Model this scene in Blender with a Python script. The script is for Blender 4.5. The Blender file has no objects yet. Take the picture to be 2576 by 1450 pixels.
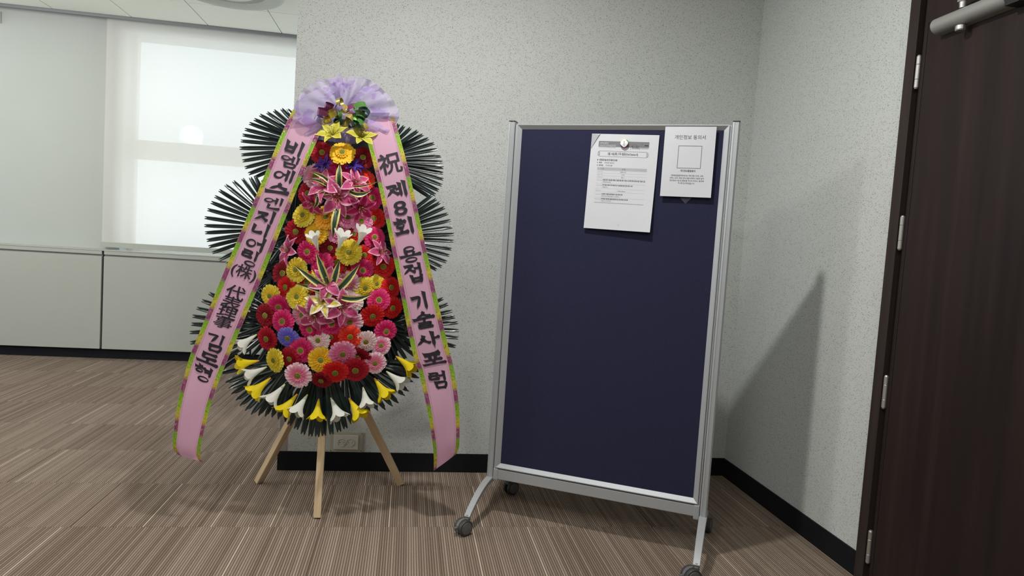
import bpy, bmesh, math, random
from mathutils import Vector, Matrix, Quaternion
R = random.Random(7)
SC = bpy.context.scene
COL = SC.collection
PI = math.pi

# ------------------------------------------------------------------ camera, sky, lights, exposure
CAM_H = 1.2099
F_PX = 1700.0
RIGHT = Vector((0.98667913, -0.1493209, 0.06455673))
DOWN = Vector((0.05388414, -0.07445146, -0.99576778))
FWD = Vector((0.15349529, 0.98598187, -0.06541367))
CAM = Vector((0, 0, CAM_H))
cd = bpy.data.cameras.new('camera')
co = bpy.data.objects.new('camera', cd)
COL.objects.link(co)
UP = -DOWN
co.matrix_world = Matrix(((RIGHT.x, UP.x, -FWD.x, 0), (RIGHT.y, UP.y, -FWD.y, 0),
                          (RIGHT.z, UP.z, -FWD.z, CAM_H), (0, 0, 0, 1)))
cd.sensor_width = 36.0
cd.lens = F_PX / 2576 * 36
cd.clip_start = 0.05
SC.camera = co

world = bpy.data.worlds.new('overcast_sky')
SC.world = world
world.use_nodes = True
bg = world.node_tree.nodes['Background']
bg.inputs[0].default_value = (0.93, 0.96, 1.0, 1)
bg.inputs[1].default_value = 2.75

def lamp(name, loc, power, size, color=(1, .96, .9), shape='DISK', sy=None, rot=None):
    l = bpy.data.lights.new(name, 'AREA')
    l.energy = power; l.size = size; l.color = color; l.shape = shape
    if sy: l.size_y = sy
    o = bpy.data.objects.new(name, l)
    o.location = loc
    if rot: o.rotation_euler = rot
    COL.objects.link(o)
    return o
lamp('ceiling_downlight', (0.15, 2.05, 2.85), 47, 0.10, (1, .985, .95))
for gx_, gy_, pw in ((-3.4, 4.5, 55), (-3.3, 2.2, 100)):  # added point fills out of view, brightening the ceiling and far room
    l = bpy.data.lights.new('fill_point_light', 'POINT'); l.energy = pw; l.shadow_soft_size = .16; l.color = (1, .985, .95)
    o = bpy.data.objects.new('fill_point_light', l); o.location = (gx_, gy_, 2.5); COL.objects.link(o)
lamp('fill_area_light', (-0.9, -0.3, 2.86), 56, 0.6, (1, .985, .95), 'SQUARE')  # this and the next: added fill lights out of view, lifting fronts and shadows
lamp('fill_area_light', (0.9, 0.4, 2.86), 17, 0.6, (1, .985, .95), 'SQUARE')

vs = SC.view_settings
vs.view_transform = 'Standard'
vs.look = 'None'
vs.gamma = 1.0
vs.use_curve_mapping = False
vs.exposure = -0.2
SC.cycles.max_bounces = 10
SC.cycles.transparent_max_bounces = 16

# ------------------------------------------------------------------ helpers
def ray(px, py):
    return RIGHT * ((px - 1288) / F_PX) + DOWN * ((py - 725) / F_PX) + FWD
def at(px, py, Y):
    """a measured direction met with the upright plane that lies Y metres from the camera"""
    r = ray(px, py)
    return CAM + r * (Y / r.y)
def at_x(px, py, X):
    r = ray(px, py)
    return CAM + r * (X / r.x)

def srgb(r, g, b):
    f = lambda c: (c / 255 / 12.92) if c / 255 <= .04045 else ((c / 255 + .055) / 1.055) ** 2.4
    return (f(r), f(g), f(b), 1)

def put(name, me, mat=None, parent=None, loc=None, smooth=False):
    o = bpy.data.objects.new(name, me)
    COL.objects.link(o)
    if mat is not None and len(me.materials) == 0:
        me.materials.append(mat)
    if parent: o.parent = parent
    if loc is not None: o.location = loc
    if smooth:
        for p in me.polygons: p.use_smooth = True
    return o
def mesh(name, verts, faces, uvs=None):
    me = bpy.data.meshes.new(name)
    me.from_pydata([tuple(v) for v in verts], [], faces)
    if uvs:
        ul = me.uv_layers.new(name='UVMap')
        for lp in me.loops:
            ul.data[lp.index].uv = uvs[lp.vertex_index]
    me.update()
    return me
def bm_box(bm, x0, x1, y0, y1, z0, z1, M=None):
    v = [bm.verts.new(c) for c in ((x0, y0, z0), (x1, y0, z0), (x1, y1, z0), (x0, y1, z0),
                                   (x0, y0, z1), (x1, y0, z1), (x1, y1, z1), (x0, y1, z1))]
    if M:
        for q in v: q.co = M @ q.co
    for f in ((3, 2, 1, 0), (4, 5, 6, 7), (0, 1, 5, 4), (1, 2, 6, 5), (2, 3, 7, 6), (3, 0, 4, 7)):
        bm.faces.new([v[i] for i in f])
    return v
def bm_mesh(bm, name, bevel=0, seg=2):
    if bevel:
        bmesh.ops.bevel(bm, geom=list(bm.edges), offset=bevel, segments=seg, affect='EDGES', profile=.6)
    bmesh.ops.recalc_face_normals(bm, faces=list(bm.faces))
    me = bpy.data.meshes.new(name)
    bm.to_mesh(me); bm.free()
    return me
def box(name, x0, x1, y0, y1, z0, z1, mat, parent=None, bevel=0, M=None, loc=None):
    bm = bmesh.new()
    bm_box(bm, x0, x1, y0, y1, z0, z1, M)
    return put(name, bm_mesh(bm, name, bevel), mat, parent, loc)
def bm_lathe(bm, prof, M, n=24, cap=True):
    """prof: (radius, height) pairs turned about local Z, moved by M"""
    rings = []
    for r, z in prof:
        rings.append([bm.verts.new(M @ Vector((r * math.cos(2 * PI * i / n), r * math.sin(2 * PI * i / n), z))) for i in range(n)])
    for a, b in zip(rings, rings[1:]):
        for i in range(n):
            bm.faces.new((a[i], a[(i + 1) % n], b[(i + 1) % n], b[i]))
    if cap:
        bm.faces.new(rings[0][::-1]); bm.faces.new(rings[-1])
def axis_matrix(p, d):
    q = Vector(d).normalized().to_track_quat('Z', 'Y')
    return Matrix.Translation(p) @ q.to_matrix().to_4x4()
def empty(name, loc, label=None, cat=None, group=None, rz=0, kind=None):
    o = bpy.data.objects.new(name, None)
    o.empty_display_size = .1
    COL.objects.link(o)
    o.location = loc; o.rotation_euler = (0, 0, rz)
    tag(o, label, cat, group, kind)
    return o
def tag(o, label=None, cat=None, group=None, kind=None):
    if label: o['label'] = label
    if cat: o['category'] = cat
    if group: o['group'] = group
    if kind: o['kind'] = kind
    return o
def struct(o): o['kind'] = 'structure'; return o

# ------------------------------------------------------------------ materials
class NT:
    def __init__(s, name):
        s.m = bpy.data.materials.new(name); s.m.use_nodes = True
        s.t = s.m.node_tree; s.t.nodes.clear()
        s.out = s.t.nodes.new('ShaderNodeOutputMaterial')
    def n(s, kind, **kw):
        nd = s.t.nodes.new('ShaderNode' + kind)
        for k, v in kw.items():
            if k.startswith('i_'):
                key = k[2:]; key = int(key) if key.isdigit() else key.replace('_', ' ')
                s.set(nd.inputs[key], v)
            else: setattr(nd, k, v)
        return nd
    def set(s, sock, v):
        if isinstance(v, bpy.types.NodeSocket): s.t.links.new(v, sock)
        elif isinstance(v, bpy.types.Node): s.t.links.new(v.outputs[0], sock)
        else: sock.default_value = v
    def math(s, op, a, b=0.0, c=None, clamp=False):
        nd = s.n('Math', operation=op, use_clamp=clamp)
        s.set(nd.inputs[0], a); s.set(nd.inputs[1], b)
        if c is not None: s.set(nd.inputs[2], c)
        return nd.outputs[0]
    def mix(s, f, a, b):
        nd = s.n('Mix', data_type='RGBA')
        s.set(nd.inputs[0], f); s.set(nd.inputs[6], a); s.set(nd.inputs[7], b)
        return nd.outputs[2]
    def ramp(s, f, stops, mode='LINEAR'):
        nd = s.n('ValToRGB'); nd.color_ramp.interpolation = mode
        e = nd.color_ramp.elements
        while len(e) < len(stops): e.new(.5)
        for q, (p, c) in zip(e, stops): q.position = p; q.color = c if len(c) == 4 else (*c, 1)
        s.set(nd.inputs[0], f)
        return nd.outputs[0]
    def smooth(s, v, a, b):
        nd = s.n('MapRange', interpolation_type='SMOOTHSTEP')
        s.set(nd.inputs[0], v); s.set(nd.inputs[1], a); s.set(nd.inputs[2], b)
        return nd.outputs[0]
    def map(s, vec, scale=(1, 1, 1), rot=(0, 0, 0), loc=(0, 0, 0)):
        nd = s.n('Mapping'); s.set(nd.inputs[0], vec)
        nd.inputs[1].default_value = loc; nd.inputs[2].default_value = rot; nd.inputs[3].default_value = scale
        return nd.outputs[0]
    def noise(s, vec, scale, detail=2, rough=.5):
        nd = s.n('TexNoise'); s.set(nd.inputs['Vector'], vec)
        nd.inputs['Scale'].default_value = scale; nd.inputs['Detail'].default_value = detail
        nd.inputs['Roughness'].default_value = rough
        return nd.outputs[0]
    def pos(s): return s.n('NewGeometry').outputs['Position']
    def obj(s): return s.n('TexCoord').outputs['Object']
    def uv(s): return s.n('TexCoord').outputs['UV']
    def bump(s, h, strength=.3, dist=.002):
        nd = s.n('Bump'); nd.inputs['Strength'].default_value = strength; nd.inputs['Distance'].default_value = dist
        s.set(nd.inputs['Height'], h); return nd.outputs[0]
    def bsdf(s, color, rough=.5, metal=0.0, normal=None, spec=.5, coat=0.0, trans=0.0, coatr=.1):
        b = s.n('BsdfPrincipled')
        s.set(b.inputs['Base Color'], color); s.set(b.inputs['Roughness'], rough); s.set(b.inputs['Metallic'], metal)
        b.inputs['Specular IOR Level'].default_value = spec
        if coat: b.inputs['Coat Weight'].default_value = coat; b.inputs['Coat Roughness'].default_value = coatr
        if normal is not None: s.set(b.inputs['Normal'], normal)
        return b.outputs[0]
    def thin(s, surf, color, f):
        """thin sheet: part of the light passes through diffusely"""
        t = s.n('BsdfTranslucent'); s.set(t.inputs[0], color)
        mx = s.n('MixShader'); s.set(mx.inputs[0], f); s.set(mx.inputs[1], surf); s.set(mx.inputs[2], t.outputs[0])
        return mx.outputs[0]
    def end(s, surf):
        s.t.links.new(surf, s.out.inputs[0]); return s.m

def plain(name, color, rough=.5, metal=0.0, var=.06, scale=40, bump=0.0, spec=.5, coat=0.0):
    n = NT(name)
    f = n.noise(n.obj(), scale, 3)
    c0 = tuple(max(0, x * (1 - var)) for x in color[:3]) + (1,)
    c1 = tuple(min(1, x * (1 + var)) for x in color[:3]) + (1,)
    col = n.mix(f, c0, c1)
    nm = n.bump(f, bump, .001) if bump else None
    return n.end(n.bsdf(col, rough, metal, nm, spec, coat))

def speckle_wall(name):
    n = NT(name)
    P = n.pos()
    tot = None
    # chips: stretched cells turned several ways, only some of the cells carry a chip
    for i, (sc, ang, th, r0) in enumerate(((125, .35, .905, .24), (125, 1.35, .905, .24), (115, 2.3, .91, .24), (105, 2.9, .925, .24), (190, .9, .88, .29), (210, 1.9, .88, .30))):
        # work in (x+y, z): one of x,y is constant on each wall
        sep = n.n('SeparateXYZ'); n.set(sep.inputs[0], P)
        cmb = n.n('CombineXYZ'); n.set(cmb.inputs[0], n.math('ADD', sep.outputs[0], sep.outputs[1])); n.set(cmb.inputs[1], sep.outputs[2])
        rot = n.map(cmb.outputs[0], (1, 1, 1), (0, 0, ang), (i * 3.7, i * 1.9, 0))
        st = n.map(rot, (1, 2.3 if i < 4 else 1.4, 1))
        v = n.n('TexVoronoi', voronoi_dimensions='2D'); n.set(v.inputs['Vector'], st); v.inputs['Scale'].default_value = sc
        sc_ = n.n('SeparateColor'); n.set(sc_.inputs[0], v.outputs['Color'])
        chip = n.math('MULTIPLY', n.math('LESS_THAN', v.outputs['Distance'], r0), n.math('GREATER_THAN', sc_.outputs[0], th))
        dark = n.math('MULTIPLY', chip, n.math('MULTIPLY_ADD', sc_.outputs[1], .75 if i < 4 else .4, .2 if i < 4 else .05))
        tot = dark if tot is None else n.math('MAXIMUM', tot, dark)
    base = n.mix(n.noise(P, 5, 3), (.52, .545, .53, 1), (.555, .58, .565, 1))
    base = n.mix(n.math('MULTIPLY', n.noise(P, 220, 2), .25), base, (.42, .43, .41, 1))
    col = n.mix(tot, base, (.035, .037, .035, 1))
    nm = n.bump(n.noise(P, 300, 2), .15, .001)
    return n.end(n.bsdf(col, .75, 0, nm, .25))

def carpet_mat():
    n = NT('striped_carpet')
    info = n.n('ObjectInfo'); rnd = info.outputs['Random']
    sep = n.n('SeparateXYZ'); n.set(sep.inputs[0], n.obj())
    x, y = sep.outputs[0], sep.outputs[1]
    xs = n.math('ADD', n.math('MULTIPLY', x, 105.0), n.math('MULTIPLY', rnd, 813.0))
    idx = n.math('FLOOR', xs); fr = n.math('FRACT', xs)
    wn = n.n('TexWhiteNoise', noise_dimensions='1D'); n.set(wn.inputs['W'], idx)
    rv = wn.outputs['Value']
    band = n.n('TexNoise', noise_dimensions='1D'); n.set(band.inputs['W'], n.math('MULTIPLY', idx, .11)); band.inputs['Detail'].default_value = 2
    ridge = n.smooth(n.math('ABSOLUTE', n.math('SUBTRACT', fr, .5)), .36, .12)      # 1 on the raised rib
    P = n.pos()
    loops = n.noise(n.map(P, (330, 300, 1)), 1.0, 1)
    tone = n.math('ADD', n.math('MULTIPLY', rv, .5), n.math('MULTIPLY', band.outputs[0], .9))
    tone = n.math('ADD', tone, n.math('MULTIPLY_ADD', rnd, .24, -.48))
    light = n.mix(tone, (.24, .180, .138, 1), (.47, .39, .32, 1))
    dark = n.mix(tone, (.095, .066, .050, 1), (.19, .145, .114, 1))
    col = n.mix(n.math('MULTIPLY', ridge, n.math('MULTIPLY_ADD', loops, 1.9, -.22), clamp=True), dark, light)
    bright = n.math('MULTIPLY', n.math('GREATER_THAN', rv, .988), n.math('GREATER_THAN', ridge, .7))
    col = n.mix(bright, col, (.50, .43, .33, 1))
    h = n.math('ADD', n.math('MULTIPLY', ridge, .7), n.math('MULTIPLY', loops, .5))
    return n.end(n.bsdf(col, .95, 0, n.bump(h, .5, .003), .1))

def wood(name, c0, c1, c2, grain=(60, 60, 1.2), rough=.45, spec=.4):
    n = NT(name)
    o = n.obj()
    a = n.noise(n.map(o, grain), 1.0, 4, .6)
    b = n.noise(n.map(o, tuple(g * .12 for g in grain)), 1.0, 2)
    col = n.ramp(n.math('ADD', n.math('MULTIPLY', a, .55), n.math('MULTIPLY', b, .45)), ((.30, c0), (.5, c1), (.68, c2)))
    return n.end(n.bsdf(col, rough, 0, n.bump(a, .08, .001), spec))

M = {}
M['wall'] = speckle_wall('speckled_wall')
M['carpet'] = carpet_mat()
M['paint'] = plain('grey_white_paint', srgb(184, 188, 184), .7, var=.03, scale=3)
M['laminate'] = plain('pale_grey_laminate', srgb(174, 176, 169), .55, var=.015, scale=6)
M['groove'] = plain('grey_groove', srgb(140, 140, 142), .6)
M['skirt'] = plain('black_vinyl_skirting', (.006, .006, .008, 1), .75, var=.2, scale=15, spec=.2)
M['tile'] = plain('white_ceiling_tile', srgb(226, 228, 218), .85, var=.02, scale=20)
M['alu'] = plain('satin_aluminium', (.40, .42, .44, 1), .45, .45, var=.03, scale=200)
M['aludark'] = plain('grey_anodised_aluminium', (.20, .21, .22, 1), .5, .5, var=.03)
M['silver'] = plain('silver_painted_steel', (.36, .37, .38, 1), .42, .3, var=.04)
M['steel'] = plain('brushed_steel', (.50, .49, .47, 1), .38, .85, var=.1, scale=120)
M['black'] = plain('black_plastic', (.012, .012, .013, 1), .4)
M['rubber'] = plain('dark_grey_rubber', (.035, .035, .036, 1), .55, var=.2)
M['greyplastic'] = plain('grey_plastic', (.12, .12, .12, 1), .45, var=.1)
M['paper'] = plain('white_paper', (.53, .54, .575, 1), .8, var=.03, scale=12)
M['ink'] = plain('black_ink', (.02, .02, .022, 1), .7)
M['greyink'] = plain('grey_ink', (.16, .16, .17, 1), .7, var=.2, scale=60)
M['paleink'] = plain('pale_grey_ink', (.36, .36, .38, 1), .7)
M['whiteplastic'] = plain('white_plastic', (.60, .58, .53, 1), .4, var=.04)
M['cream'] = plain('cream_plastic', (.46, .43, .36, 1), .5, var=.05)
M['door'] = wood('dark_walnut_veneer', (.008, .0055, .0055, 1), (.017, .0095, .009, 1), (.030, .0165, .0135, 1), (22, 22, .8), .55, .22)
M['doorframe'] = wood('dark_brown_frame', (.020, .014, .013, 1), (.030, .021, .019, 1), (.040, .029, .026, 1), (40, 40, 1), .55, .22)
M['pine'] = wood('raw_pine', (.46, .32, .18, 1), (.60, .45, .28, 1), (.68, .53, .35, 1), (90, 90, 4), .6, .3)
M['winframe'] = plain('white_window_frame', (.82, .80, .74, 1), .5, var=.02)

def navy_fabric():
    n = NT('navy_felt')
    P = n.obj()
    f = n.noise(P, 420, 2); g = n.noise(P, 3, 2)
    col = n.mix(f, (.012, .013, .034, 1), (.027, .0285, .061, 1))
    col = n.mix(n.math('MULTIPLY', g, .25), col, (.019, .020, .043, 1))
    b = n.n('BsdfPrincipled'); n.set(b.inputs['Base Color'], col); b.inputs['Roughness'].default_value = .95
    b.inputs['Specular IOR Level'].default_value = .1
    b.inputs['Sheen Weight'].default_value = .35; b.inputs['Sheen Roughness'].default_value = .4
    b.inputs['Sheen Tint'].default_value = (.5, .5, .8, 1)
    n.set(b.inputs['Normal'], n.bump(f, .25, .001))
    return n.end(b.outputs[0])
M['navy'] = navy_fabric()

def blind_mat():
    n = NT('sheer_screen_fabric')
    P = n.pos()
    wv = n.noise(n.map(P, (500, 500, 500)), 1, 1)
    c = n.mix(wv, (.72, .72, .69, 1), (.80, .80, .77, 1))
    d = n.bsdf(c, .9, 0, None, .1)
    t = n.thin(d, (.86, .81, .73, 1), .34)
    tr = n.n('BsdfTransparent'); tr.inputs[0].default_value = (.9, .95, 1, 1)
    mx = n.n('MixShader'); mx.inputs[0].default_value = .13
    n.set(mx.inputs[1], t); n.set(mx.inputs[2], tr.outputs[0])
    return n.end(mx.outputs[0])
M['blind'] = blind_mat()
def glass_mat():
    n = NT('window_glass')
    g = n.n('BsdfGlossy'); g.inputs['Roughness'].default_value = .02
    tr = n.n('BsdfTransparent'); tr.inputs[0].default_value = (.93, .97, .98, 1)
    mx = n.n('MixShader'); mx.inputs[0].default_value = .06
    n.set(mx.inputs[1], tr.outputs[0]); n.set(mx.inputs[2], g.outputs[0])
    return n.end(mx.outputs[0])
M['glass'] = glass_mat()

def petal_mat(name, inner, mid, tip, t0=.55, t1=.95, rough=.65):
    n = NT(name)
    sep = n.n('SeparateXYZ'); n.set(sep.inputs[0], n.uv())
    v = sep.outputs[1]
    nz = n.noise(n.map(n.uv(), (14, 2, 1)), 1, 2)
    f = n.math('ADD', v, n.math('MULTIPLY_ADD', nz, .3, -.15))
    col = n.ramp(f, ((.12, inner), (t0 * .7, mid), (t0, mid), (t1, tip)))
    return n.end(n.thin(n.bsdf(col, rough, 0, None, .25), col, .22))
def lily_mat(name, mid, edge, throat, w0=.10, w1=.46):
    n = NT(name)
    sep = n.n('SeparateXYZ'); n.set(sep.inputs[0], n.uv())
    a = n.math('ABSOLUTE', n.math('SUBTRACT', sep.outputs[0], .5))
    e = n.smooth(n.math('ADD', a, n.math('MULTIPLY', n.smooth(sep.outputs[1], .75, 1.0), .3)), w0, w1)
    col = n.mix(e, mid, edge)
    col = n.mix(n.smooth(sep.outputs[1], .35, 0.0), col, throat)
    sp = n.noise(n.map(n.uv(), (16, 22, 1)), 1, 1)
    col = n.mix(n.math('MULTIPLY', n.math('GREATER_THAN', sp, .68), n.smooth(sep.outputs[1], .7, .3)), col, tuple(c * .5 for c in mid[:3]) + (1,))
    return n.end(n.thin(n.bsdf(col, .6, 0, None, .3), col, .22))
def leaf_mat():
    n = NT('dark_green_plastic_leaf')
    f = n.noise(n.map(n.obj(), (3, 40, 1)), 1, 2)
    info = n.n('ObjectInfo')
    col = n.mix(f, (.010, .019, .020, 1), (.026, .043, .043, 1))
    col = n.mix(n.math('MULTIPLY', info.outputs['Random'], .5), col, (.006, .022, .016, 1))
    return n.end(n.bsdf(col, .28, 0, None, .5))
M['leaf'] = leaf_mat()
def striped_leaf_mat():
    n = NT('variegated_leaf')
    sep = n.n('SeparateXYZ'); n.set(sep.inputs[0], n.uv())
    nz = n.noise(n.map(n.uv(), (6, 9, 1)), 1, 2)
    a = n.math('ADD', n.math('ABSOLUTE', n.math('SUBTRACT', sep.outputs[0], .5)), n.math('MULTIPLY_ADD', nz, .14, -.07))
    st = n.noise(n.map(n.uv(), (22, 1.4, 1)), 1, 2)
    gr = n.mix(st, (.012, .035, .020, 1), (.07, .11, .07, 1))
    col = n.mix(n.smooth(a, .24, .32), gr, (.66, .60, .19, 1))
    return n.end(n.thin(n.bsdf(col, .4, 0, None, .4), col, .15))
M['striped'] = striped_leaf_mat()
def center_mat():
    n = NT('gerbera_centre')
    sep = n.n('SeparateXYZ'); n.set(sep.inputs[0], n.obj())
    r = n.math('SQRT', n.math('ADD', n.math('POWER', sep.outputs[0], 2), n.math('POWER', sep.outputs[1], 2)))
    nz = n.noise(n.obj(), 45, 2)
    col = n.ramp(n.math('ADD', r, n.math('MULTIPLY_ADD', nz, .08, -.04)), ((.05, (.16, .19, .02, 1)), (.12, (.19, .22, .025, 1)), (.17, (.13, .10, .02, 1)), (.21, (.50, .46, .10, 1))))
    return n.end(n.bsdf(col, .7, 0, n.bump(nz, .5, .02), .2))
M['center'] = center_mat()
def foil_mat(k):
    n = NT('foil_border_%s' % k)
    sep = n.n('SeparateXYZ'); n.set(sep.inputs[0], n.uv())
    u, v = sep.outputs[0], sep.outputs[1]            # v in metres
    fr = n.math('FRACT', n.math('MULTIPLY_ADD', v, 6.4, .35))
    col = n.ramp(fr, ((0, (.20, .42, .03, 1)), (.30, (.30, .50, .04, 1)), (.44, (.58, .50, .05, 1)), (.58, (.52, .40, .07, 1)), (.66, (.30, .05, .19, 1)), (.90, (.26, .04, .17, 1)), (1, (.20, .42, .03, 1))))
    q = n.n('CombineXYZ'); n.set(q.inputs[0], n.math('MULTIPLY', u, .017)); n.set(q.inputs[1], v)
    nz = n.noise(n.map(q.outputs[0], (105, 62, 1)), 1, 1, .5)
    ring = n.math('ABSOLUTE', n.math('SUBTRACT', nz, .56))
    mask = n.smooth(ring, .035, .012)
    gold = n.mix(n.math('LESS_THAN', fr, .62), (.72, .60, .34, 1), (.42, .36, .06, 1))
    c2 = n.mix(n.math('MULTIPLY', mask, .6), col, gold)
    ed = n.math('ABSOLUTE', n.math('SUBTRACT', u, .5))
    c2 = n.mix(n.smooth(ed, .44, .49), c2, (.50, .46, .08, 1))
    nm = n.bump(n.noise(n.map(q.outputs[0], (120, 120, 1)), 1, 2), .35, .004)
    b = n.bsdf(c2, n.math('MULTIPLY_ADD', mask, -.14, .36), n.math('MULTIPLY_ADD', mask, .5, .15), nm, .6)
    return n.end(n.thin(b, c2, .2))
M['foil'] = foil_mat('print')
def satin_mat():
    n = NT('pink_satin')
    sep = n.n('SeparateXYZ'); n.set(sep.inputs[0], n.uv())
    u = sep.outputs[0]
    a = n.math('ABSOLUTE', n.math('SUBTRACT', u, .5))
    line = n.math('MULTIPLY', n.math('GREATER_THAN', a, .325), n.math('LESS_THAN', a, .337))
    nz = n.noise(n.map(n.uv(), (3, 5, 1)), 1, 2)
    col = n.mix(nz, (.78, .45, .61, 1), (.83, .50, .66, 1))
    col = n.mix(n.math('MULTIPLY', line, .7), col, (.42, .12, .27, 1))
    wv = n.noise(n.map(n.uv(), (5, 26, 1)), 1, 2)
    return n.end(n.thin(n.bsdf(col, .42, 0, n.bump(wv, .12, .004), .4), (.80, .40, .60, 1), .40))
M['satin'] = satin_mat()
M['satinback'] = M['satin']
M['letter'] = plain('black_violet_lettering', (.010, .007, .015, 1), .6, var=.15)
def tulle_mat():
    n = NT('lilac_organza')
    uv = n.uv()
    info = n.n('ObjectInfo')
    nz = n.noise(n.map(uv, (7, 7, 1)), 1, 2)
    print_ = n.math('MULTIPLY', n.smooth(nz, .53, .56), .85)
    col = n.mix(print_, (.58, .51, .70, 1), (.40, .27, .60, 1))
    d = n.thin(n.bsdf(col, .55, 0, None, .3), col, .45)
    tr = n.n('BsdfTransparent'); tr.inputs[0].default_value = (.96, .94, 1, 1)
    f = n.math('MULTIPLY_ADD', print_, -.10, .50)
    mx = n.n('MixShader'); n.set(mx.inputs[0], f); n.set(mx.inputs[1], d); n.set(mx.inputs[2], tr.outputs[0])
    return n.end(mx.outputs[0])
M['tulle'] = tulle_mat()
def curl_mat(name, c):
    n = NT(name)
    nz = n.noise(n.obj(), 70, 2)
    col = n.mix(nz, c, tuple(x * .7 for x in c[:3]) + (1,))
    return n.end(n.bsdf(col, .2, .65, n.bump(nz, .15, .003), .6))
M['curl_green'] = curl_mat('green_foil', (.16, .40, .10, 1))
M['curl_gold'] = curl_mat('gold_foil', (.62, .50, .14, 1))
M['curl_plum'] = curl_mat('plum_foil', (.36, .10, .24, 1))
M['curl_teal'] = curl_mat('dark_green_foil', (.06, .12, .11, 1))
M['curl_lilac'] = curl_mat('lilac_foil', (.42, .34, .60, 1))

# ------------------------------------------------------------------ room measures
D = 3.461          # wall with the wreath and the board
W = 1.7947         # wall with the door
CX = -0.589        # free end of that wall
F = 6.1834         # cabinets under the window
HC = 2.8764
ZB = 0.0972
XL, Y0 = -5.6, -2.6

# floor: carpet tiles as parts
floor = struct(box('floor', XL, W + .1, Y0, 6.9, -.12, -.012, M['groove']))
TP = .475
tm = None
ix0 = int((XL - .2) / TP) - 1
for iy in range(-5, 9):
    y0 = 2.7812 + (iy) * TP
    if y0 + TP < .6 or y0 > 6.4: continue
    for ix in range(-11, 5):
        x0 = .18 + ix * TP
        if x0 > W: continue
        far = y0 + TP
        if x0 + TP < -1.0 * far * .95 - .3: continue
        if x0 > -0.5 and y0 > 3.8: continue
        if tm is None:
            bm = bmesh.new(); g = .0006
            bm_box(bm, g, TP - g, g, TP - g, -.012, 0)
            tm = bm_mesh(bm, 'carpet_tile'); tm.materials.append(M['carpet'])
        t = put('carpet_tile', tm, None, floor, (x0, y0, R.uniform(-.0004, 0)))
# the part of the carpet the frame never shows
bm = bmesh.new()
bm_box(bm, XL, W, Y0, .43, -.012, -.0006)
put('carpet', bm_mesh(bm, 'carpet'), M['carpet'], floor)

# wall with the wreath, right wall, far wall, left wall, wall behind
def wall_box(name, *a, mat=None): return struct(box(name, *a, mat or M['wall']))
wall_back = wall_box('wall_back', CX, W + .1, D, D + .24, -.01, HC + .02)
wall_right = wall_box('wall_right', W, W + .16, 2.311, D + .1, -.01, HC + .02)
wall_box('wall_right', W, W + .16, Y0, 1.18, -.01, HC + .02)
bm = bmesh.new(); bm_box(bm, W, W + .16, 1.18, 2.311, 2.49, HC + .02)
struct(put('wall_right', bm_mesh(bm, 'wall_over_door'), M['wall']))
wall_box('wall_front', XL, W + .16, Y0 - .12, Y0, -.01, HC + .02, mat=M['paint'])
# plain corner strip low on the free end of the wall
ct = at(722, 1139, D)
struct(box('trim_1', CX - .0015, ct.x, D - .0015, D + .03, ZB, 1.05, plain('grey_corner_strip', srgb(150, 142, 138), .5, var=.06, scale=12)))
# skirting
struct(box('baseboard_back', CX - .006, W - .0, D - .008, D + .22, 0, ZB, M['skirt'], bevel=.001))
struct(box('baseboard_right', W - .008, W + .02, 2.311, D - .008, 0, ZB, M['skirt'], bevel=.001))

# ceiling with lay-in tiles
ceiling = struct(box('ceiling', XL, W + .1, Y0, F + .5, HC + .014, HC + .1, M['groove']))
tmesh = {}
for iy in range(-1, 14):
    y1 = (F - .586) - .6 * (iy) + (0 if iy >= 0 else 0)
    if iy == -1: ya, yb = F - .586, F - .022
    else: ya, yb = (F - .586) - .6 * (iy + 1), (F - .586) - .6 * iy
    if yb < -.5: continue
    for ix in range(-4, 8):
        xa = -2.9725 + .6 * ix
        if xa + .6 > W + .2: continue
        if xa > CX - .1 and ya > 3.0: continue
        k = 'e' if iy == -1 else 'f'
        if k not in tmesh:
            bm = bmesh.new(); g = .0035
            bm_box(bm, g, .6 - g, g, (yb - ya) - g, 0, .012)
            tmesh[k] = bm_mesh(bm, 'ceiling_tile', .0015, 1); tmesh[k].materials.append(M['tile'])
        put('ceiling_tile', tmesh[k], None, ceiling, (xa, ya, HC + R.uniform(0, .001)))
struct(box('trim_2', XL, CX + .5, F - .020, F + .004, HC - .022, HC + .02, M['aludark']))

# far wall: pillar, window band
YP = F + .13
# sizes read off the photograph at those depths
xpil = at(309, 300, YP).x
wl = at(352, 95, YP + .22).x
z_up1 = at(352, 95, YP + .22).z; z_up0 = at(343, 352, YP + .22).z; z_lo1 = at(365, 402, YP + .22).z
wall_far = empty('wall_far', (0, YP, 0), kind='structure')
def fw(x0, x1, z0, z1, nm='wall_section'):
    box(nm, x0, x1, 0, .34, z0, z1, M['paint'], wall_far)
fw(-3.75, xpil, -.01, HC + .4)
fw(xpil, CX + .9, -.01, .93)
fw(xpil, CX + .9, 2.80, HC + .4)
fw(CX + .8, W + .2, -.01, HC + .4)
fw(XL - .2, -3.75, -.01, .93)
fw(XL - .2, -3.75, 2.80, HC + .4)
struct(box('wall_left', XL - .2, XL, Y0, 3.2, -.01, HC + .02, M['paint']))
struct(box('wall_left', XL - .2, XL, 3.2, YP, -.01, .8, M['paint']))
struct(box('wall_left', XL - .2, XL, 3.2, YP, 2.7, HC + .02, M['paint']))
struct(box('ceiling', XL, W, F + .0, F + .47, HC + .3, HC + .42, M['paint']))

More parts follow.
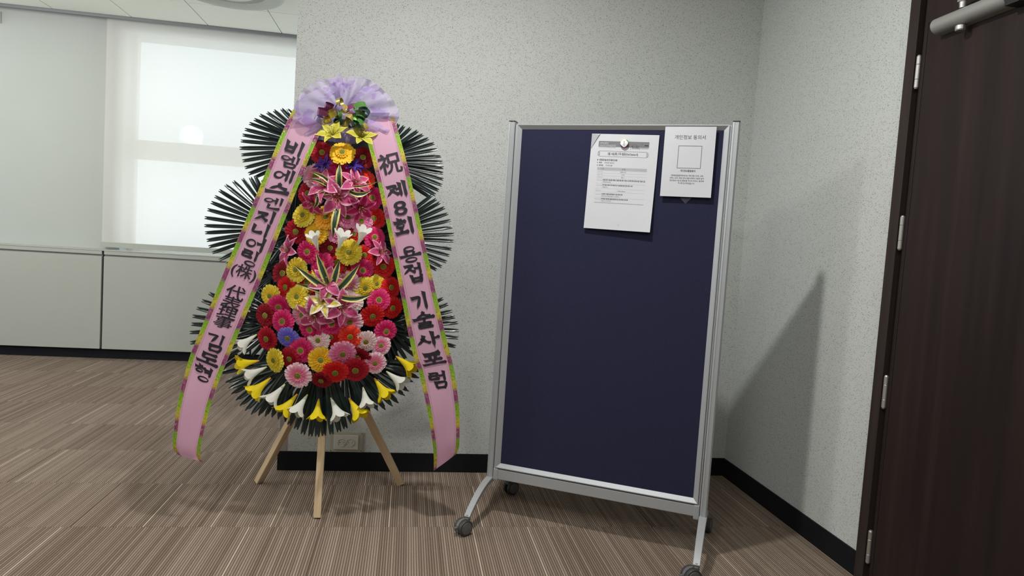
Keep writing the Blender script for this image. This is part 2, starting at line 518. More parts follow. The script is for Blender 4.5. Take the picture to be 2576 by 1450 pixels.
def window(name, x0, x1, yc, zs, fr=.055):
    w = empty(name, (x0, yc, zs[0][0] - fr), kind='structure')
    L = w.location
    z0, z1 = zs[0][0] - fr, zs[-1][1] + fr
    for nm, a in (('frame_stile', (x0 - fr, x0, z0, z1)), ('frame_stile', (x1, x1 + fr, z0, z1)),
                  ('frame_rail', (x0, x1, z0, zs[0][0])), ('frame_rail', (x0, x1, zs[-1][1], z1))):
        box(nm, a[0] - L.x, a[1] - L.x, -.035, .035, a[2] - L.z, a[3] - L.z, M['winframe'], w, .004)
    for (a, b) in zip(zs, zs[1:]):
        box('frame_rail', x0 - L.x, x1 - L.x, -.03, .03, a[1] - L.z, b[0] - L.z, M['winframe'], w, .004)
    for a in zs:
        box('pane', x0 - L.x, x1 - L.x, -.004, .004, a[0] - L.z, a[1] - L.z, M['glass'], w)
    return w
window('window_1', wl, CX + .78, YP + .22, [(.98, z_lo1), (z_up0, z_up1)])
window('window_2', XL + .1, -3.82, YP + .22, [(.98, z_lo1), (z_up0, z_up1)])
w3 = empty('window_3', (XL - .1, 3.2, .8), kind='structure')
for y in (0, 1.0, 2.0, 3.05):
    box('frame_stile', -.03, .03, y - .03, y + .03, 0, 1.9, M['winframe'], w3)
for z in (0, 1.85):
    box('frame_rail', -.03, .03, 0, 3.1, z, z + .05, M['winframe'], w3)
for y in (.03, 1.03, 2.03):
    box('pane', -.003, .003, y, y + .96, .05, 1.85, M['glass'], w3)

# roller blind in front of the window
YB = F + .075
bl = at(270, 40, YB); bb = at(540, 625, YB); bb2 = at(540, 638, YB)
blind = empty('roller_blind', (bl.x, YB, bb2.z), 'translucent pale roller blind drawn down over the bright window', 'blind')
L = blind.location
xr = CX + .8
bm = bmesh.new()
nx, nz = 30, 20
vv = [[bm.verts.new(((xr - bl.x) * i / nx, .0015 * math.sin(i * 1.9) + .001 * math.sin(j * .7 + i * .3), (bb.z - L.z) + (HC + .2 - bb.z) * j / nz)) for i in range(nx + 1)] for j in range(nz + 1)]
for j in range(nz):
    for i in range(nx): bm.faces.new((vv[j][i], vv[j][i + 1], vv[j + 1][i + 1], vv[j + 1][i]))
put('fabric', bm_mesh(bm, 'fabric'), M['blind'], blind, smooth=True)
box('bottom_bar', -.008, xr - bl.x, -.008, .008, 0, bb.z - L.z, M['laminate'], blind, .003)
rb = bmesh.new()
bm_lathe(rb, [(.022, 0), (.022, xr - bl.x)], axis_matrix((0, .02, HC + .215 - L.z), (1, 0, 0)), 14)
put('roller_tube', bm_mesh(rb, 'roller_tube'), M['alu'], blind)
box('wall_control_box', 0, 1, 0, 1, 0, 1, M['whiteplastic']).name = 'wall_control_box'
wcb = bpy.data.objects['wall_control_box']
p = at(1, 31, YP)
bm = bmesh.new(); bm_box(bm, -.09, .012, -.03, 0, -.09, .0)
wcb.data = bm_mesh(bm, 'wall_control_box', .004); wcb.data.materials.append(M['whiteplastic'])
wcb.location = p
tag(wcb, 'small white box fixed high on the pillar at the left edge of the photo', 'box')

# cabinets under the window
zt, zp1, zp0 = .9367, at(300, 640, F).z, .0868
gx = -2.5568
ZT = .9367
zband = at(252, 640, F).z; zdoor = at(252, 644.5, F).z
def cabinet(x0, x1, label):
    c = empty('low_cabinet', ((x0 + x1) / 2, F, 0), label, 'cabinet')
    h = (x1 - x0) / 2
    box('body', -h + .002, h - .002, .019, .125, .0868, ZT - .012, M['groove'], c)
    box('upper_rail', -h + .003, h - .003, 0, .019, zband, ZT - .012, M['laminate'], c, .0012)
    box('door', -h + .003, h - .003, 0, .019, .0868, zdoor, M['laminate'], c, .0012)
    return c
cabinet(gx - 1.21, gx - .006, 'pale grey low cabinet left of the vertical joint below the pillar')
cabinet(gx + .006, gx + 1.216, 'pale grey low cabinet right of the vertical joint below the blind')
cabinet(gx + 1.228, gx + 2.438, 'pale grey low cabinet mostly hidden behind the wreath and wall')
cabinet(gx - 2.43, gx - 1.222, 'pale grey low cabinet at the far left outside the frame')
tag(box('counter_top', gx - 2.44, gx + 2.44, F - .002, F + .128, ZT - .011, ZT, M['laminate'], None, .001), 'long pale grey counter top over the low cabinets', 'counter')
struct(box('baseboard_far', XL, CX + .6, F + .036, F + .12, 0, .0865, plain('black_plinth', (.007, .008, .012, 1), .7, var=.2, spec=.2)))

# round ceiling unit at the top edge
pc = Vector((-1.375, 5.556 - .40, HC))
cu = empty('ceiling_unit', (pc.x, pc.y, HC - .035), 'round pale grey unit set in the ceiling tiles above the blind', 'ceiling unit')
bm = bmesh.new()
bm_lathe(bm, [(.40, .035), (.398, .022), (.385, .010), (.35, .0), (.30, .004), (.27, .022)], Matrix(), 48, False)
put('rim', bm_mesh(bm, 'rim'), plain('grey_ceiling_plastic', srgb(178, 182, 174), .6), cu, smooth=True)
bm = bmesh.new()
bm_lathe(bm, [(.0, .012), (.20, .012), (.215, .02), (.215, .03)], Matrix(), 40, False)
put('centre_plate', bm_mesh(bm, 'centre_plate'), M['whiteplastic'], cu, smooth=True)
bm = bmesh.new()
bm_lathe(bm, [(.0, .021), (.275, .021)], Matrix(), 40, False)
put('intake', bm_mesh(bm, 'intake'), plain('grey_intake', srgb(150, 154, 148), .6), cu)

# ------------------------------------------------------------------ door in the right wall
XD = W - .012
dr = empty('door_1', (W, 2.311, 0), kind='structure')
def dbox(nm, x0, x1, y0, y1, z0, z1, m, bev=.001, par=None):
    return box(nm, x0 - W, x1 - W, y0 - 2.311, y1 - 2.311, z0, z1, m, par or dr, bev)
ZD = 2.40
ZBD = 2.0893
dbox('frame_jamb', W - .020, W + .15, 2.262, 2.311, 0, 2.50, M['doorframe'])
dbox('frame_jamb', W - .020, W + .15, 1.18, 1.229, 0, 2.50, M['doorframe'])
dbox('frame_head', W - .020, W + .15, 1.229, 2.262, 2.44, 2.50, M['doorframe'])
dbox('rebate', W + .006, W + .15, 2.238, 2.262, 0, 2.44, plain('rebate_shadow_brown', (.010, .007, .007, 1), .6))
dbox('rebate', W + .006, W + .15, 1.229, 1.245, 0, 2.44, M['doorframe'])
dbox('rebate', W + .006, W + .15, 1.245, 2.238, 2.405, 2.44, M['doorframe'])
leaf = dbox('door_leaf', XD, XD + .042, 1.248, 2.238, .008, ZD, M['door'], .0015)
# thin edge bead of the leaf
dbox('edge_bead', XD - .0018, XD + .001, 2.2205, 2.2225, .008, ZBD, M['black'], 0)
dbox('edge_bead', XD - .0018, XD + .001, 1.25, 2.2205, ZBD - .001, ZBD + .001, M['black'], 0)
for (za, zb) in ((1.866, 1.978), (1.282, 1.400), (.690, .808), (.094, .215)):
    bm = bmesh.new()
    hx, hy = XD - .004 - W, 2.246 - 2.311
    h = zb - za
    Mx = Matrix.Translation((hx, hy, za))
    for a, b in ((0, .26), (.265, .735), (.74, 1)):
        bm_lathe(bm, [(.0075, h * a), (.0082, h * a + .001), (.0082, h * b - .001), (.0075, h * b)], Mx, 14)
    bm_lathe(bm, [(.0055, -.004), (.0068, 0)], Mx, 12); bm_lathe(bm, [(.0068, h), (.0055, h + .004)], Mx, 12)
    bm_box(bm, hx + .002, hx + .006, hy - .006, hy + .006, za, zb)
    put('hinge', bm_mesh(bm, 'hinge'), M['steel'], dr, smooth=False)
# closer: half-round silver body on a dark mounting block
cl0 = at_x(2345, 57, XD - .045); cl1 = at_x(2519, 4, XD - .045)
cz = (cl0.z + cl1.z) / 2
cb = bmesh.new()
prof = []
for i in range(25):
    a = PI * (i / 24) - PI / 2
    prof.append((-.022 - .030 * math.cos(a), .027 * math.sin(a)))
prof = [(0, -.027)] + prof + [(0, .027)]
ring = lambda y, s=1: [cb.verts.new((XD - W + px * s, y - 2.311, cz + pz * s)) for px, pz in prof]
ra, r0_, r1_ = ring(cl0.y + .004, .93), ring(cl0.y), ring(cl1.y - .012)
for A, B in ((ra, r0_), (r0_, r1_)):
    for i in range(len(prof)):
        j = (i + 1) % len(prof); cb.faces.new((A[i], A[j], B[j], B[i]))
cb.faces.new(ra); cb.faces.new(r1_[::-1])
dc = put('door_closer', bm_mesh(cb, 'door_closer'), plain('satin_silver_closer', (.30, .30, .28, 1), .5, .3, var=.08, scale=150), dr)
tag(dc, 'silver half-round door closer')
dbox('closer_end_block', XD - .046, XD, cl1.y - .062, cl1.y - .012, cz - .030, cz + .024, M['black'], .004)
bm = bmesh.new()
kp = at_x(2418, 55, XD - .03)
bm_lathe(bm, [(.014, .0), (.016, .004), (.016, .016), (.010, .020)], Matrix.Translation((XD - .030 - W, kp.y - 2.311, cz - .048)), 20)
bm_lathe(bm, [(.010, .0), (.012, .018), (.008, .026)], Matrix.Translation((XD - .030 - W, kp.y - 2.311, cz + .026)), 20)
put('closer_cap', bm_mesh(bm, 'closer_cap'), M['steel'], dr, smooth=False)
bm = bmesh.new()
bm_box(bm, XD - .036 - W, XD - .022 - W, kp.y - .26 - 2.311, kp.y + .02 - 2.311, cz + .05, cz + .058)
put('closer_arm', bm_mesh(bm, 'closer_arm', .002), M['steel'], dr)

# ------------------------------------------------------------------ wall outlet
s0 = at(831, 1088, D); s1 = at(911, 1138, D)
sx0, sx1 = s0.x, s1.x; sz0, sz1 = s1.z, s0.z + .004
wo = empty('wall_outlet', ((sx0 + sx1) / 2, D, sz0), 'cream double wall outlet low on the speckled wall behind the wreath legs', 'outlet')
hw, hh = (sx1 - sx0) / 2, sz1 - sz0
box('mounting_plate', -hw, hw, -.006, 0, 0, hh, M['cream'], wo, .002)
box('cover', -.061, .061, -.014, -.006, hh / 2 - .037, hh / 2 + .037, M['whiteplastic'], wo, .003)
for s in (-1, 1):
    bm = bmesh.new()
    Ms = Matrix.Translation((s * .0215, -.0150, hh / 2)) @ Matrix.Rotation(PI / 2, 4, 'X')
    bm_lathe(bm, [(.0205, -.0005), (.0205, .0015), (.0185, .0015), (.0185, -.0002), (0, -.0002)], Ms, 28, False)
    sk = put('socket', bm_mesh(bm, 'socket'), M['greyplastic'] if False else M['whiteplastic'], wo)
    bm = bmesh.new()
    for dx, dz in ((-.0095, .0), (.0095, .0)):
        bm_lathe(bm, [(.0021, .0), (.0021, .0004)], Ms @ Matrix.Translation((dx, dz, 0)), 10)
    for a in (.6, 2.5, 3.7, 5.6):
        bm_box(bm, -.002, .002, -.001, .001, 0, .0007, Ms @ Matrix.Translation((.0175 * math.cos(a), .0175 * math.sin(a), 0)) @ Matrix.Rotation(a + PI / 2, 4, 'Z'))
    h = put('pin_holes', bm_mesh(bm, 'pin_holes'), M['black'], sk)
for s in (-1, 1):
    for t in (.07, .93):
        bm = bmesh.new()
        bm_lathe(bm, [(.0028, 0), (.0020, .0015)], Matrix.Translation((s * (hw - .006), -.006, hh * t)) @ Matrix.Rotation(PI / 2, 4, 'X'), 10)
        put('screw', bm_mesh(bm, 'screw'), M['greyplastic'], wo)

# ------------------------------------------------------------------ notice board on castors
BX, BY, TH = .4555, 2.913, -.4927
bd = empty('notice_board', (BX, BY, 0), 'navy felt notice board in a silver frame standing on castors', 'notice board', rz=TH)
BW, BZ0, BZ1 = .8309, .2358, 1.7014
# local frame: x along the board, -y towards the viewer, z up
box('felt_panel', -.012, BW + .012, -.006, .012, BZ0 - .012, BZ1 + .012, M['navy'], bd)
def rail(nm, a, b, inward, mat):
    """mitred bevelled frame bar from corner a to corner b (inner edge), 'inward' points to the felt"""
    a = Vector((a[0], 0, a[1])); b = Vector((b[0], 0, b[1])); inn = Vector((inward[0], 0, inward[1]))
    d = (b - a).normalized()
    bm = bmesh.new()
    prof = [(0, -.007), (0, -.0065), (-.017, -.018), (-.0205, -.018), (-.0205, .018), (0, .018)]  # (outwards, y)
    rings = []
    for end, s in ((a, -1), (b, 1)):
        rings.append([bm.verts.new(end + inn * p[0] + d * s * (-p[0]) + Vector((0, p[1], 0))) for p in prof])
    n = len(prof)
    for i in range(n):
        j = (i + 1) % n
        bm.faces.new((rings[0][i], rings[0][j], rings[1][j], rings[1][i]))
    bm.faces.new(rings[0][::-1]); bm.faces.new(rings[1])
    return put(nm, bm_mesh(bm, nm), mat, bd)
rail('frame_rail', (0, BZ1), (BW, BZ1), (0, -1), M['alu'])
rail('frame_rail', (0, BZ0), (BW, BZ0), (0, 1), M['alu'])
rail('frame_stile', (0, BZ0), (0, BZ1), (1, 0), M['alu'])
rail('frame_stile', (BW, BZ0), (BW, BZ1), (-1, 0), M['alu'])
ZPT, ZPB = 1.733, .163
for s, xc in ((-1, -.0445), (1, BW + .0445)):
    bm = bmesh.new()
    # extruded post with two grooves
    w = .0135
    pts = [(-w, -.016), (-w * .62, -.0195), (-w * .5, -.0195), (-w * .5, -.018), (w * .5, -.018), (w * .5, -.0195), (w * .62, -.0195), (w, -.016),
           (w, .016), (w * .62, .0195), (-w * .62, .0195), (-w, .016)]
    lo = [bm.verts.new((xc + x, y, ZPB)) for x, y in pts]; hi = [bm.verts.new((xc + x, y, ZPT)) for x, y in pts]
    for i in range(len(pts)):
        j = (i + 1) % len(pts); bm.faces.new((lo[i], lo[j], hi[j], hi[i]))
    bm.faces.new(lo[::-1]); bm.faces.new(hi)
    po = put('post', bm_mesh(bm, 'post'), M['alu'], bd)
    box('post_cap', xc - .0138, xc + .0138, -.020, .020, ZPT, ZPT + .004, M['black'], po, .001)
    # slim coupling strip between post and frame
    x0, x1 = (xc + .016, xc + .0225) if s < 0 else (xc - .0225, xc - .016)
    box('coupling_strip', x0, x1, -.0125, .0125, ZPB + .045, ZPT - .012, M['alu'], bd, .001)
    # feet
    leg = None
    for fs in (-1, 1):
        bm = bmesh.new()
        N = 12; rows = []
        for i in range(N + 1):
            t = i / N
            yy = fs * (.012 + .250 * (math.sin(t * PI / 2 * .86) / math.sin(PI / 2 * .86)) ** 1.25 if False else .006 + .252 * (1 - math.cos(t * PI / 2 * .92)) / (1 - math.cos(PI / 2 * .92)))
            yy = fs * (.004 + .254 * t)
            zz = .170 - .094 * (t ** 1.9)
            tn = Vector((0, fs * .254, -.094 * 1.9 * (t ** .9 if t > 0 else 0))).normalized()
            nr = Vector((0, -tn.z * fs, tn.y * fs))
            th = .022 - .010 * t
            wd = .0155 - .0025 * t
            c = Vector((xc, yy, zz))
            rows.append([bm.verts.new(c + Vector((a * wd, 0, 0)) + nr * b) for a, b in ((-1, 0), (1, 0), (1, -th), (-1, -th))])
        for A, B in zip(rows, rows[1:]):
            for i in range(4):
                j = (i + 1) % 4; bm.faces.new((A[i], A[j], B[j], B[i]))
        bm.faces.new(rows[0][::-1]); bm.faces.new(rows[-1])
        leg = put('foot', bm_mesh(bm, 'foot', .0015, 1), M['silver'], bd)
        # castor: stem, hood, twin wheels with hub discs
        cx, cy = xc, fs * .247
        sw = {(-1, -1): (-.30, -1), (-1, 1): (.35, 1), (1, -1): (-.75, -1), (1, 1): (.1, 1)}[(s, fs)]
        tr = Vector((sw[0], sw[1] * .55, 0)).normalized()          # trailing direction
        ax = Vector((-tr.y, tr.x, 0))
        WR = .033
        wc = Vector((cx, cy, WR)) + tr * .020
        bm = bmesh.new()
        bm_lathe(bm, [(.010, .052), (.012, .054), (.012, .066), (.008, .068), (.008, .080)], Matrix.Translation((cx, cy, 0)), 16)
        for ang in range(7):                                       # hood over the wheels
            a0, a1 = -.5 + ang * .42, -.5 + (ang + 1) * .42
            pr = []
            for a in (a0, a1):
                for rr in (WR * .80, WR * 1.06):
                    for sd in (-.0065, .0065):
                        pr.append(bm.verts.new(wc + (-tr) * (-math.cos(a) * rr) + Vector((0, 0, math.sin(a) * rr)) + ax * sd))
            for f in ((0, 1, 3, 2), (4, 6, 7, 5), (0, 4, 5, 1), (2, 3, 7, 6), (0, 2, 6, 4), (1, 5, 7, 3)):
                bm.faces.new([pr[i] for i in f])
        # brake tab
        Mb = Matrix.Translation(wc + tr * .040 + Vector((0, 0, .004))) @ Matrix.Rotation(math.atan2(tr.y, tr.x), 4, 'Z')
        bm_box(bm, -.012, .006, -.006, .006, -.003, .003, Mb)
        ca = put('castor', bm_mesh(bm, 'castor'), M['greyplastic'], bd)
        for sd in (-1, 1):
            bm = bmesh.new()
            bm_lathe(bm, [(WR * .55, -.001), (WR * .93, 0), (WR, .003), (WR, .012), (WR * .93, .0155), (WR * .80, .016)], axis_matrix(wc + ax * sd * .0075, ax * sd), 28)
            put('wheel', bm_mesh(bm, 'wheel'), M['rubber'], ca)
            bm = bmesh.new()
            bm_lathe(bm, [(WR * .76, .0155), (WR * .74, .0185), (WR * .2, .0195), (.001, .0195)], axis_matrix(wc + ax * sd * .0075, ax * sd), 24)
            put('wheel_cover', bm_mesh(bm, 'wheel_cover'), plain('grey_wheel_cover', (.10, .10, .10, 1), .5, var=.5, scale=160), ca)
# lower beam with end brackets
box('lower_beam', -.008, BW + .008, -.016, .016, .1645, .2095, M['alu'], bd, .002)
box('beam_bracket', -.029, -.006, -.019, .019, .158, .2125, M['silver'], bd, .005)
box('beam_bracket', BW + .006, BW + .029, -.019, .019, .152, .2125, M['silver'], bd, .005)

# ------------------------------------------------------------------ lettering helper
TEXTS = {}
def text_mesh(body, offset=0.0):
    if (body, offset) not in TEXTS:
        cu_ = bpy.data.curves.new('text', 'FONT')
        cu_.body = body; cu_.size = 1.0; cu_.offset = offset; cu_.resolution_u = 3
        o = bpy.data.objects.new('text', cu_); TS.collection.objects.link(o)
        with bpy.context.temp_override(scene=TS, view_layer=TS.view_layers[0]):
            dg = bpy.context.evaluated_depsgraph_get()
        me = bpy.data.meshes.new_from_object(o.evaluated_get(dg))
        TEXTS[(body, offset)] = ([Vector(v.co) for v in me.vertices], [tuple(p.vertices) for p in me.polygons])
        bpy.data.objects.remove(o); bpy.data.curves.remove(cu_); bpy.data.meshes.remove(me)
    return TEXTS[(body, offset)]
TS = bpy.data.scenes.new('text_scratch')
SHEET = None
class Flat:
    """collects flat print on a sheet: (x right, z down from the sheet's top left), slightly in front"""
    def __init__(s): s.v = []; s.f = []
    def add(s, vs_, fs_):
        b = len(s.v); s.v += vs_; s.f += [tuple(i + b for i in f) for f in fs_]
    def rect(s, x0, z0, x1, z1):
        n = max(1, int(abs(x1 - x0) / .012))
        for k in range(n): s.rect1(x0 + (x1 - x0) * k / n, z0, x0 + (x1 - x0) * (k + 1) / n, z1)
    def rect1(s, x0, z0, x1, z1): s.add([Vector((x0, 0, -z0)), Vector((x1, 0, -z0)), Vector((x1, 0, -z1)), Vector((x0, 0, -z1))], [(3, 2, 1, 0)])
    def text(s, body, x, z, size, w=None, align='L', off=0.0):
        vs_, fs_ = text_mesh(body, off)
        if not vs_: return
        x0 = min(v.x for v in vs_); x1 = max(v.x for v in vs_)
        kx = size if w is None else w / (x1 - x0)
        wid = (x1 - x0) * kx
        ox = {'L': 0, 'C': -wid / 2, 'R': -wid}[align]
        s.add([Vector((x + ox + (v.x - x0) * kx, 0, -z + v.y * size)) for v in vs_], fs_)
    def build(s, name, mat, parent, y):
        f = SHEET
        me = mesh(name, [(v.x, (sheet_y(v.x, v.z, *f) if f else 0) + y, v.z) for v in s.v], s.f)
        o = put(name, me, mat, parent); o['kind'] = 'stuff'
        return o

# papers on the board
def sheet_y(x, z, w, h, curl):
    q = max(0, min(1, x / w)); t = max(0, min(1, -z / h))
    return -curl * (t ** 2.2) * (.35 + .65 * q) - .0012 * math.sin(q * 3 + t * 2.5)
def sheet(name, u, z, w, h, phi, label, curl=0.0, y=-.0125, fold=None):
    e = empty(name, (0, 0, 0), label, 'paper')
    Mb = Matrix.Translation((BX, BY, 0)) @ Matrix.Rotation(TH, 4, 'Z')
    e.matrix_world = Mb @ Matrix.Translation((u, y, z)) @ Matrix.Rotation(-phi, 4, 'Y')
    bm = bmesh.new(); N = 40; K = 24
    vv = []
    for j in range(N + 1):
        t = j / N
        row = []
        for i in range(K + 1):
            q = i / K
            yy = sheet_y(w * q, -h * t, w, h, curl)
            row.append(bm.verts.new((w * q, yy, -h * t)))
        vv.append(row)
    for j in range(N):
        for i in range(K): bm.faces.new((vv[j][i], vv[j + 1][i], vv[j + 1][i + 1], vv[j][i + 1]))
    put('sheet', bm_mesh(bm, 'sheet'), M['paper'], e, smooth=True)
    return e
PW, PH = .2758, .390
p1 = sheet('schedule_sheet', .3094, 1.6849, PW, PH, -.016, 'large white printed schedule sheet held by the round badge magnet', .016)
ink, gry, pal, wht = Flat(), Flat(), Flat(), Flat()
SHEET = (PW, PH, .016)
X = lambda q: q * PW
gry.rect(X(.115), .029, X(.865), .052)
wht.text('대한용접·접합학회', X(.135), .0405, .0085, w=X(.125))
wht.text('2026년도 춘계학술발표대회', X(.135), .0500, .0085, w=X(.24))
gry.rect(X(.115), .0545, X(.38), .0552); gry.rect(X(.70), .0545, X(.86), .0560)
# station drawing at the right of the banner: a little arched roof with hatching
for i in range(10):
    a = PI * i / 9
    ink.rect(X(.66) + .017 * math.cos(a) - .0012, .058 - .017 * math.sin(a) - .0012, X(.66) + .017 * math.cos(a) + .0012, .058 - .017 * math.sin(a) + .0012)
for i in range(5): ink.rect(X(.62) + i * .0052, .046 + .0016 * (i % 3), X(.62) + i * .0052 + .0022, .058)
ink.rect(X(.80), .0415, X(.855), .0455)
for i in range(26):
    wht.rect(X(.30) + R.random() * X(.5), .030 + R.random() * .019, 0, 0) if False else None
# title pill
def pill(fl, x0, z0, x1, z1, t):
    r = (z1 - z0) / 2; pts = []
    for i in range(9):
        a = PI / 2 + PI * i / 8; pts.append((x0 + r + r * math.cos(a), (z0 + z1) / 2 - r * math.sin(a)))
    for i in range(1, 16): pts.append((x0 + r + (x1 - x0 - 2 * r) * i / 16, z1))
    for i in range(9):
        a = -PI / 2 + PI * i / 8; pts.append((x1 - r + r * math.cos(a), (z0 + z1) / 2 - r * math.sin(a)))
    for i in range(1, 16): pts.append((x1 - r - (x1 - x0 - 2 * r) * i / 16, z0))
    n = len(pts); cx_, cz_ = (x0 + x1) / 2, (z0 + z1) / 2
    inn = [(cx_ + (x - cx_) * (1 - 2 * t / (x1 - x0)), cz_ + (z - cz_) * (1 - 2 * t / (z1 - z0))) for x, z in pts]
    vs_ = [Vector((x, 0, -z)) for x, z in pts] + [Vector((x, 0, -z)) for x, z in inn]
    fl.add(vs_, [(i, (i + 1) % n, n + (i + 1) % n, n + i) for i in range(n)])
pill(gry, X(.11), .069, X(.87), .092, .0011)
for q in (.118, .83):
    for i in range(5): gry.rect(X(q) + R.random() * .004, .074 + i * .003, X(q) + .005 + R.random() * .004, .0755 + i * .003)
ink.text('5월 14일(목) 구두 발표(Oral Session 8)', X(.49), .0845, .0125, w=X(.45), align='C', off=.006)
ink.rect(X(.115), .1035, X(.127), .1085)
ink.text('대한용접기술사회 정기총회 및 포럼', X(.145), .109, .0085, w=X(.27), off=.012)
for k, (a, b, c) in enumerate((('좌장:', '(대한용접기술사회)', .27), ('회의장:', '컨벤션홀', .18))):
    z = .1195 + k * .011
    ink.rect(X(.117), z - .0040, X(.127), z - .0010)
    ink.text(a, X(.145), z, .0066, off=.01); gry.text(b, X(.225 if k == 0 else .25), z, .0066, w=X(c * .55))
pal.rect(X(.125), .136, X(.865), .147)
ink.text('시 간', X(.175), .1445, .007); ink.text('내 용', X(.50), .1445, .007)
rows_ = [(.154, '13:00-13:20', '등록 안내', None), (.165, '13:20-13:30', '개 회', None), (.176, '13:30-13:40', '축사', None),
         (.189, '13:40-14:20', '강재용 후판 이음 용접 개발과 고효율 적용 관련 사례조사 및 향후 제안 방안에 대한 기술적 고찰', '(한국용접기술사회)'),
         (.210, '14:20-15:00', '전기자동차 배터리 팩 제조에서 본 기술 동향 용접 안전성 평가 사례', '(기술연구소)'),
         (.231, '15:00-15:20', 'Coffee Break', None), (.247, '15:20-16:00', '조선해양 구조물의 용접자동화 신기술 적용과 전망', '(책임연구원, 용접기술연구소, 공학박사)'),
         (.267, '16:00-16:40', '원자력발전 배관용접 품질관리를 위한 최신기술 적용과 개선사례', '(기술사, 수석연구원)')]
pal.rect(X(.125), .149, X(.865), .1494)
for z, tm_, a, b in rows_:
    pal.text(tm_, X(.13), z + .002, .0058, w=X(.085))
    if b is None:
        gry.text(a, X(.52), z + .002, .0062, align='C')
        pal.rect(X(.125), z + .0052, X(.865), z + .0056)
    else:
        ink.text(a, X(.225), z + .001, .0072, w=X(.0122 * len(a)) if len(a) < 52 else X(.63), off=.012)
        gry.text(b, X(.225), z + .0092, .0060, w=X(.0125 * len(b)))
        pal.rect(X(.125), z + .0125, X(.865), z + .0129)
gry.rect(X(.125), .2812, X(.865), .2820)
gry.text('- 13 -', X(.52), .371, .0060, align='C')
gry.build('grey_print', M['greyink'], p1, -.00035); pal.build('pale_print', M['paleink'], p1, -.00030)
ink.build('lettering', M['ink'], p1, -.00045); wht.build('white_print', M['paper'], p1, -.0005)
# turned-over corner, top left
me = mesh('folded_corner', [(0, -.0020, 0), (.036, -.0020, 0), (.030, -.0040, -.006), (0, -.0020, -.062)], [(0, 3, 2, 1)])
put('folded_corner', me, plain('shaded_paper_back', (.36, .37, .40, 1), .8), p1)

P2W, P2H = .1962, .2750
p2 = sheet('consent_sheet', .607, 1.7135, P2W, P2H, 0.0, 'smaller white sheet hung over the top rail of the notice board', .003, y=-.0205)
ink, gry, pal = Flat(), Flat(), Flat()
SHEET = (P2W, P2H, .003)
X = lambda q: q * P2W
ink.text('개인정보 동의서', X(.505), .0485, .019, w=X(.60), align='C', off=-.004)
x0, x1, z0, z1 = X(.29), X(.755), .0745, .1635
for a in ((x0, z0, x1, z0 + .0022), (x0, z1 - .0022, x1, z1), (x0, z0, x0 + .0022, z1), (x1 - .0022, z0, x1, z1)): gry.rect(*a)
ink.text('개인정보활용동의', X(.51), .1765, .0095, w=X(.295), align='C', off=.008)
for k, (t, w) in enumerate((('대한용접접합학회에서는 학회 행사 안내, 교육', .63), ('세미나 공지, 회원 관리 등을 위해서 다음과 같이', .67),
                            ('개인정보 수집 및 활용을 하고자 하오니, 동의해', .67), ('주시면 감사하겠습니다.', .33))):
    ink.text(t, X(.50), .1945 + k * .0100, .0074, w=X(w), align='C')
ink.build('lettering', M['ink'], p2, -.00045); gry.build('square_border', M['greyink'], p2, -.00035)
SHEET = None
# clear tape under the sheet
Mb = Matrix.Translation((BX, BY, 0)) @ Matrix.Rotation(TH, 4, 'Z')
def tape_mat():
    n = NT('clear_tape')
    tr = n.n('BsdfTransparent'); tr.inputs[0].default_value = (.95, .95, .97, 1)
    b = n.bsdf((.5, .5, .55, 1), .25, 0, None, .5)
    mx = n.n('MixShader'); mx.inputs[0].default_value = .10
    n.set(mx.inputs[1], tr.outputs[0]); n.set(mx.inputs[2], b); return n.end(mx.outputs[0])
bm = bmesh.new()
bm_box(bm, -.015, .015, -.0004, .0004, -.019, .019, Matrix.Rotation(.75, 4, 'Y'))
tp = put('tape_piece', bm_mesh(bm, 'tape_piece'), tape_mat())
tp.matrix_world = Mb @ Matrix.Translation((.709, -.0075, 1.437))
tag(tp, 'small piece of clear tape under the smaller white sheet', 'tape')

# badge magnet: white rounded square on a four-coloured disc
bg_ = empty('badge_magnet', (0, 0, 0), 'round white badge with coloured rim pinning the large sheet', 'badge')
bg_.matrix_world = Mb @ Matrix.Translation((.4476, -.0158, 1.6455))
NB = 48; rad = .0172
cols = [('yellow', (.75, .50, .06, 1), 60, 165), ('green', (.04, .22, .08, 1), -20, 60), ('red', (.35, .03, .05, 1), -105, -20), ('blue', (.03, .05, .30, 1), 165, 255)]
sq = lambda a: .0150 / (abs(math.cos(a - .12)) ** 2.7 + abs(math.sin(a - .12)) ** 2.7) ** (1 / 2.7) * .985
sq = lambda a: .0138 / max(.001, (abs(math.cos(a - PI / 4 - .1)) ** 3.2 + abs(math.sin(a - PI / 4 - .1)) ** 3.2) ** (1 / 3.2))
for nm, c, a0, a1 in cols:
    bm = bmesh.new(); k = 14; A = []; B = []; Cc = []
    for i in range(k + 1):
        a = math.radians(a0 + (a1 - a0) * i / k)
        q = min(sq(a), rad * .985)
        A.append(bm.verts.new((q * math.cos(a), -.0078, q * math.sin(a))))
        B.append(bm.verts.new((rad * .97 * math.cos(a) if q < rad * .96 else rad * .99 * math.cos(a), -.0062, rad * .98 * math.sin(a))))
        Cc.append(bm.verts.new((rad * math.cos(a), 0, rad * math.sin(a))))
    for P_, Q_ in ((A, B), (B, Cc)):
        for i in range(k): bm.faces.new((P_[i], P_[i + 1], Q_[i + 1], Q_[i]))
    tag(put('rim_segment', bm_mesh(bm, 'rim_segment'), plain('badge_' + nm, c, .25), bg_), nm + ' rim segment')
bm = bmesh.new(); cv = bm.verts.new((0, -.0100, 0)); ring_ = []; r2_ = []
for i in range(NB):
    a = 2 * PI * i / NB; q = min(sq(a), rad * .985)
    ring_.append(bm.verts.new((q * math.cos(a), -.0080, q * math.sin(a)))); r2_.append(bm.verts.new((q * .6 * math.cos(a), -.0096, q * .6 * math.sin(a))))
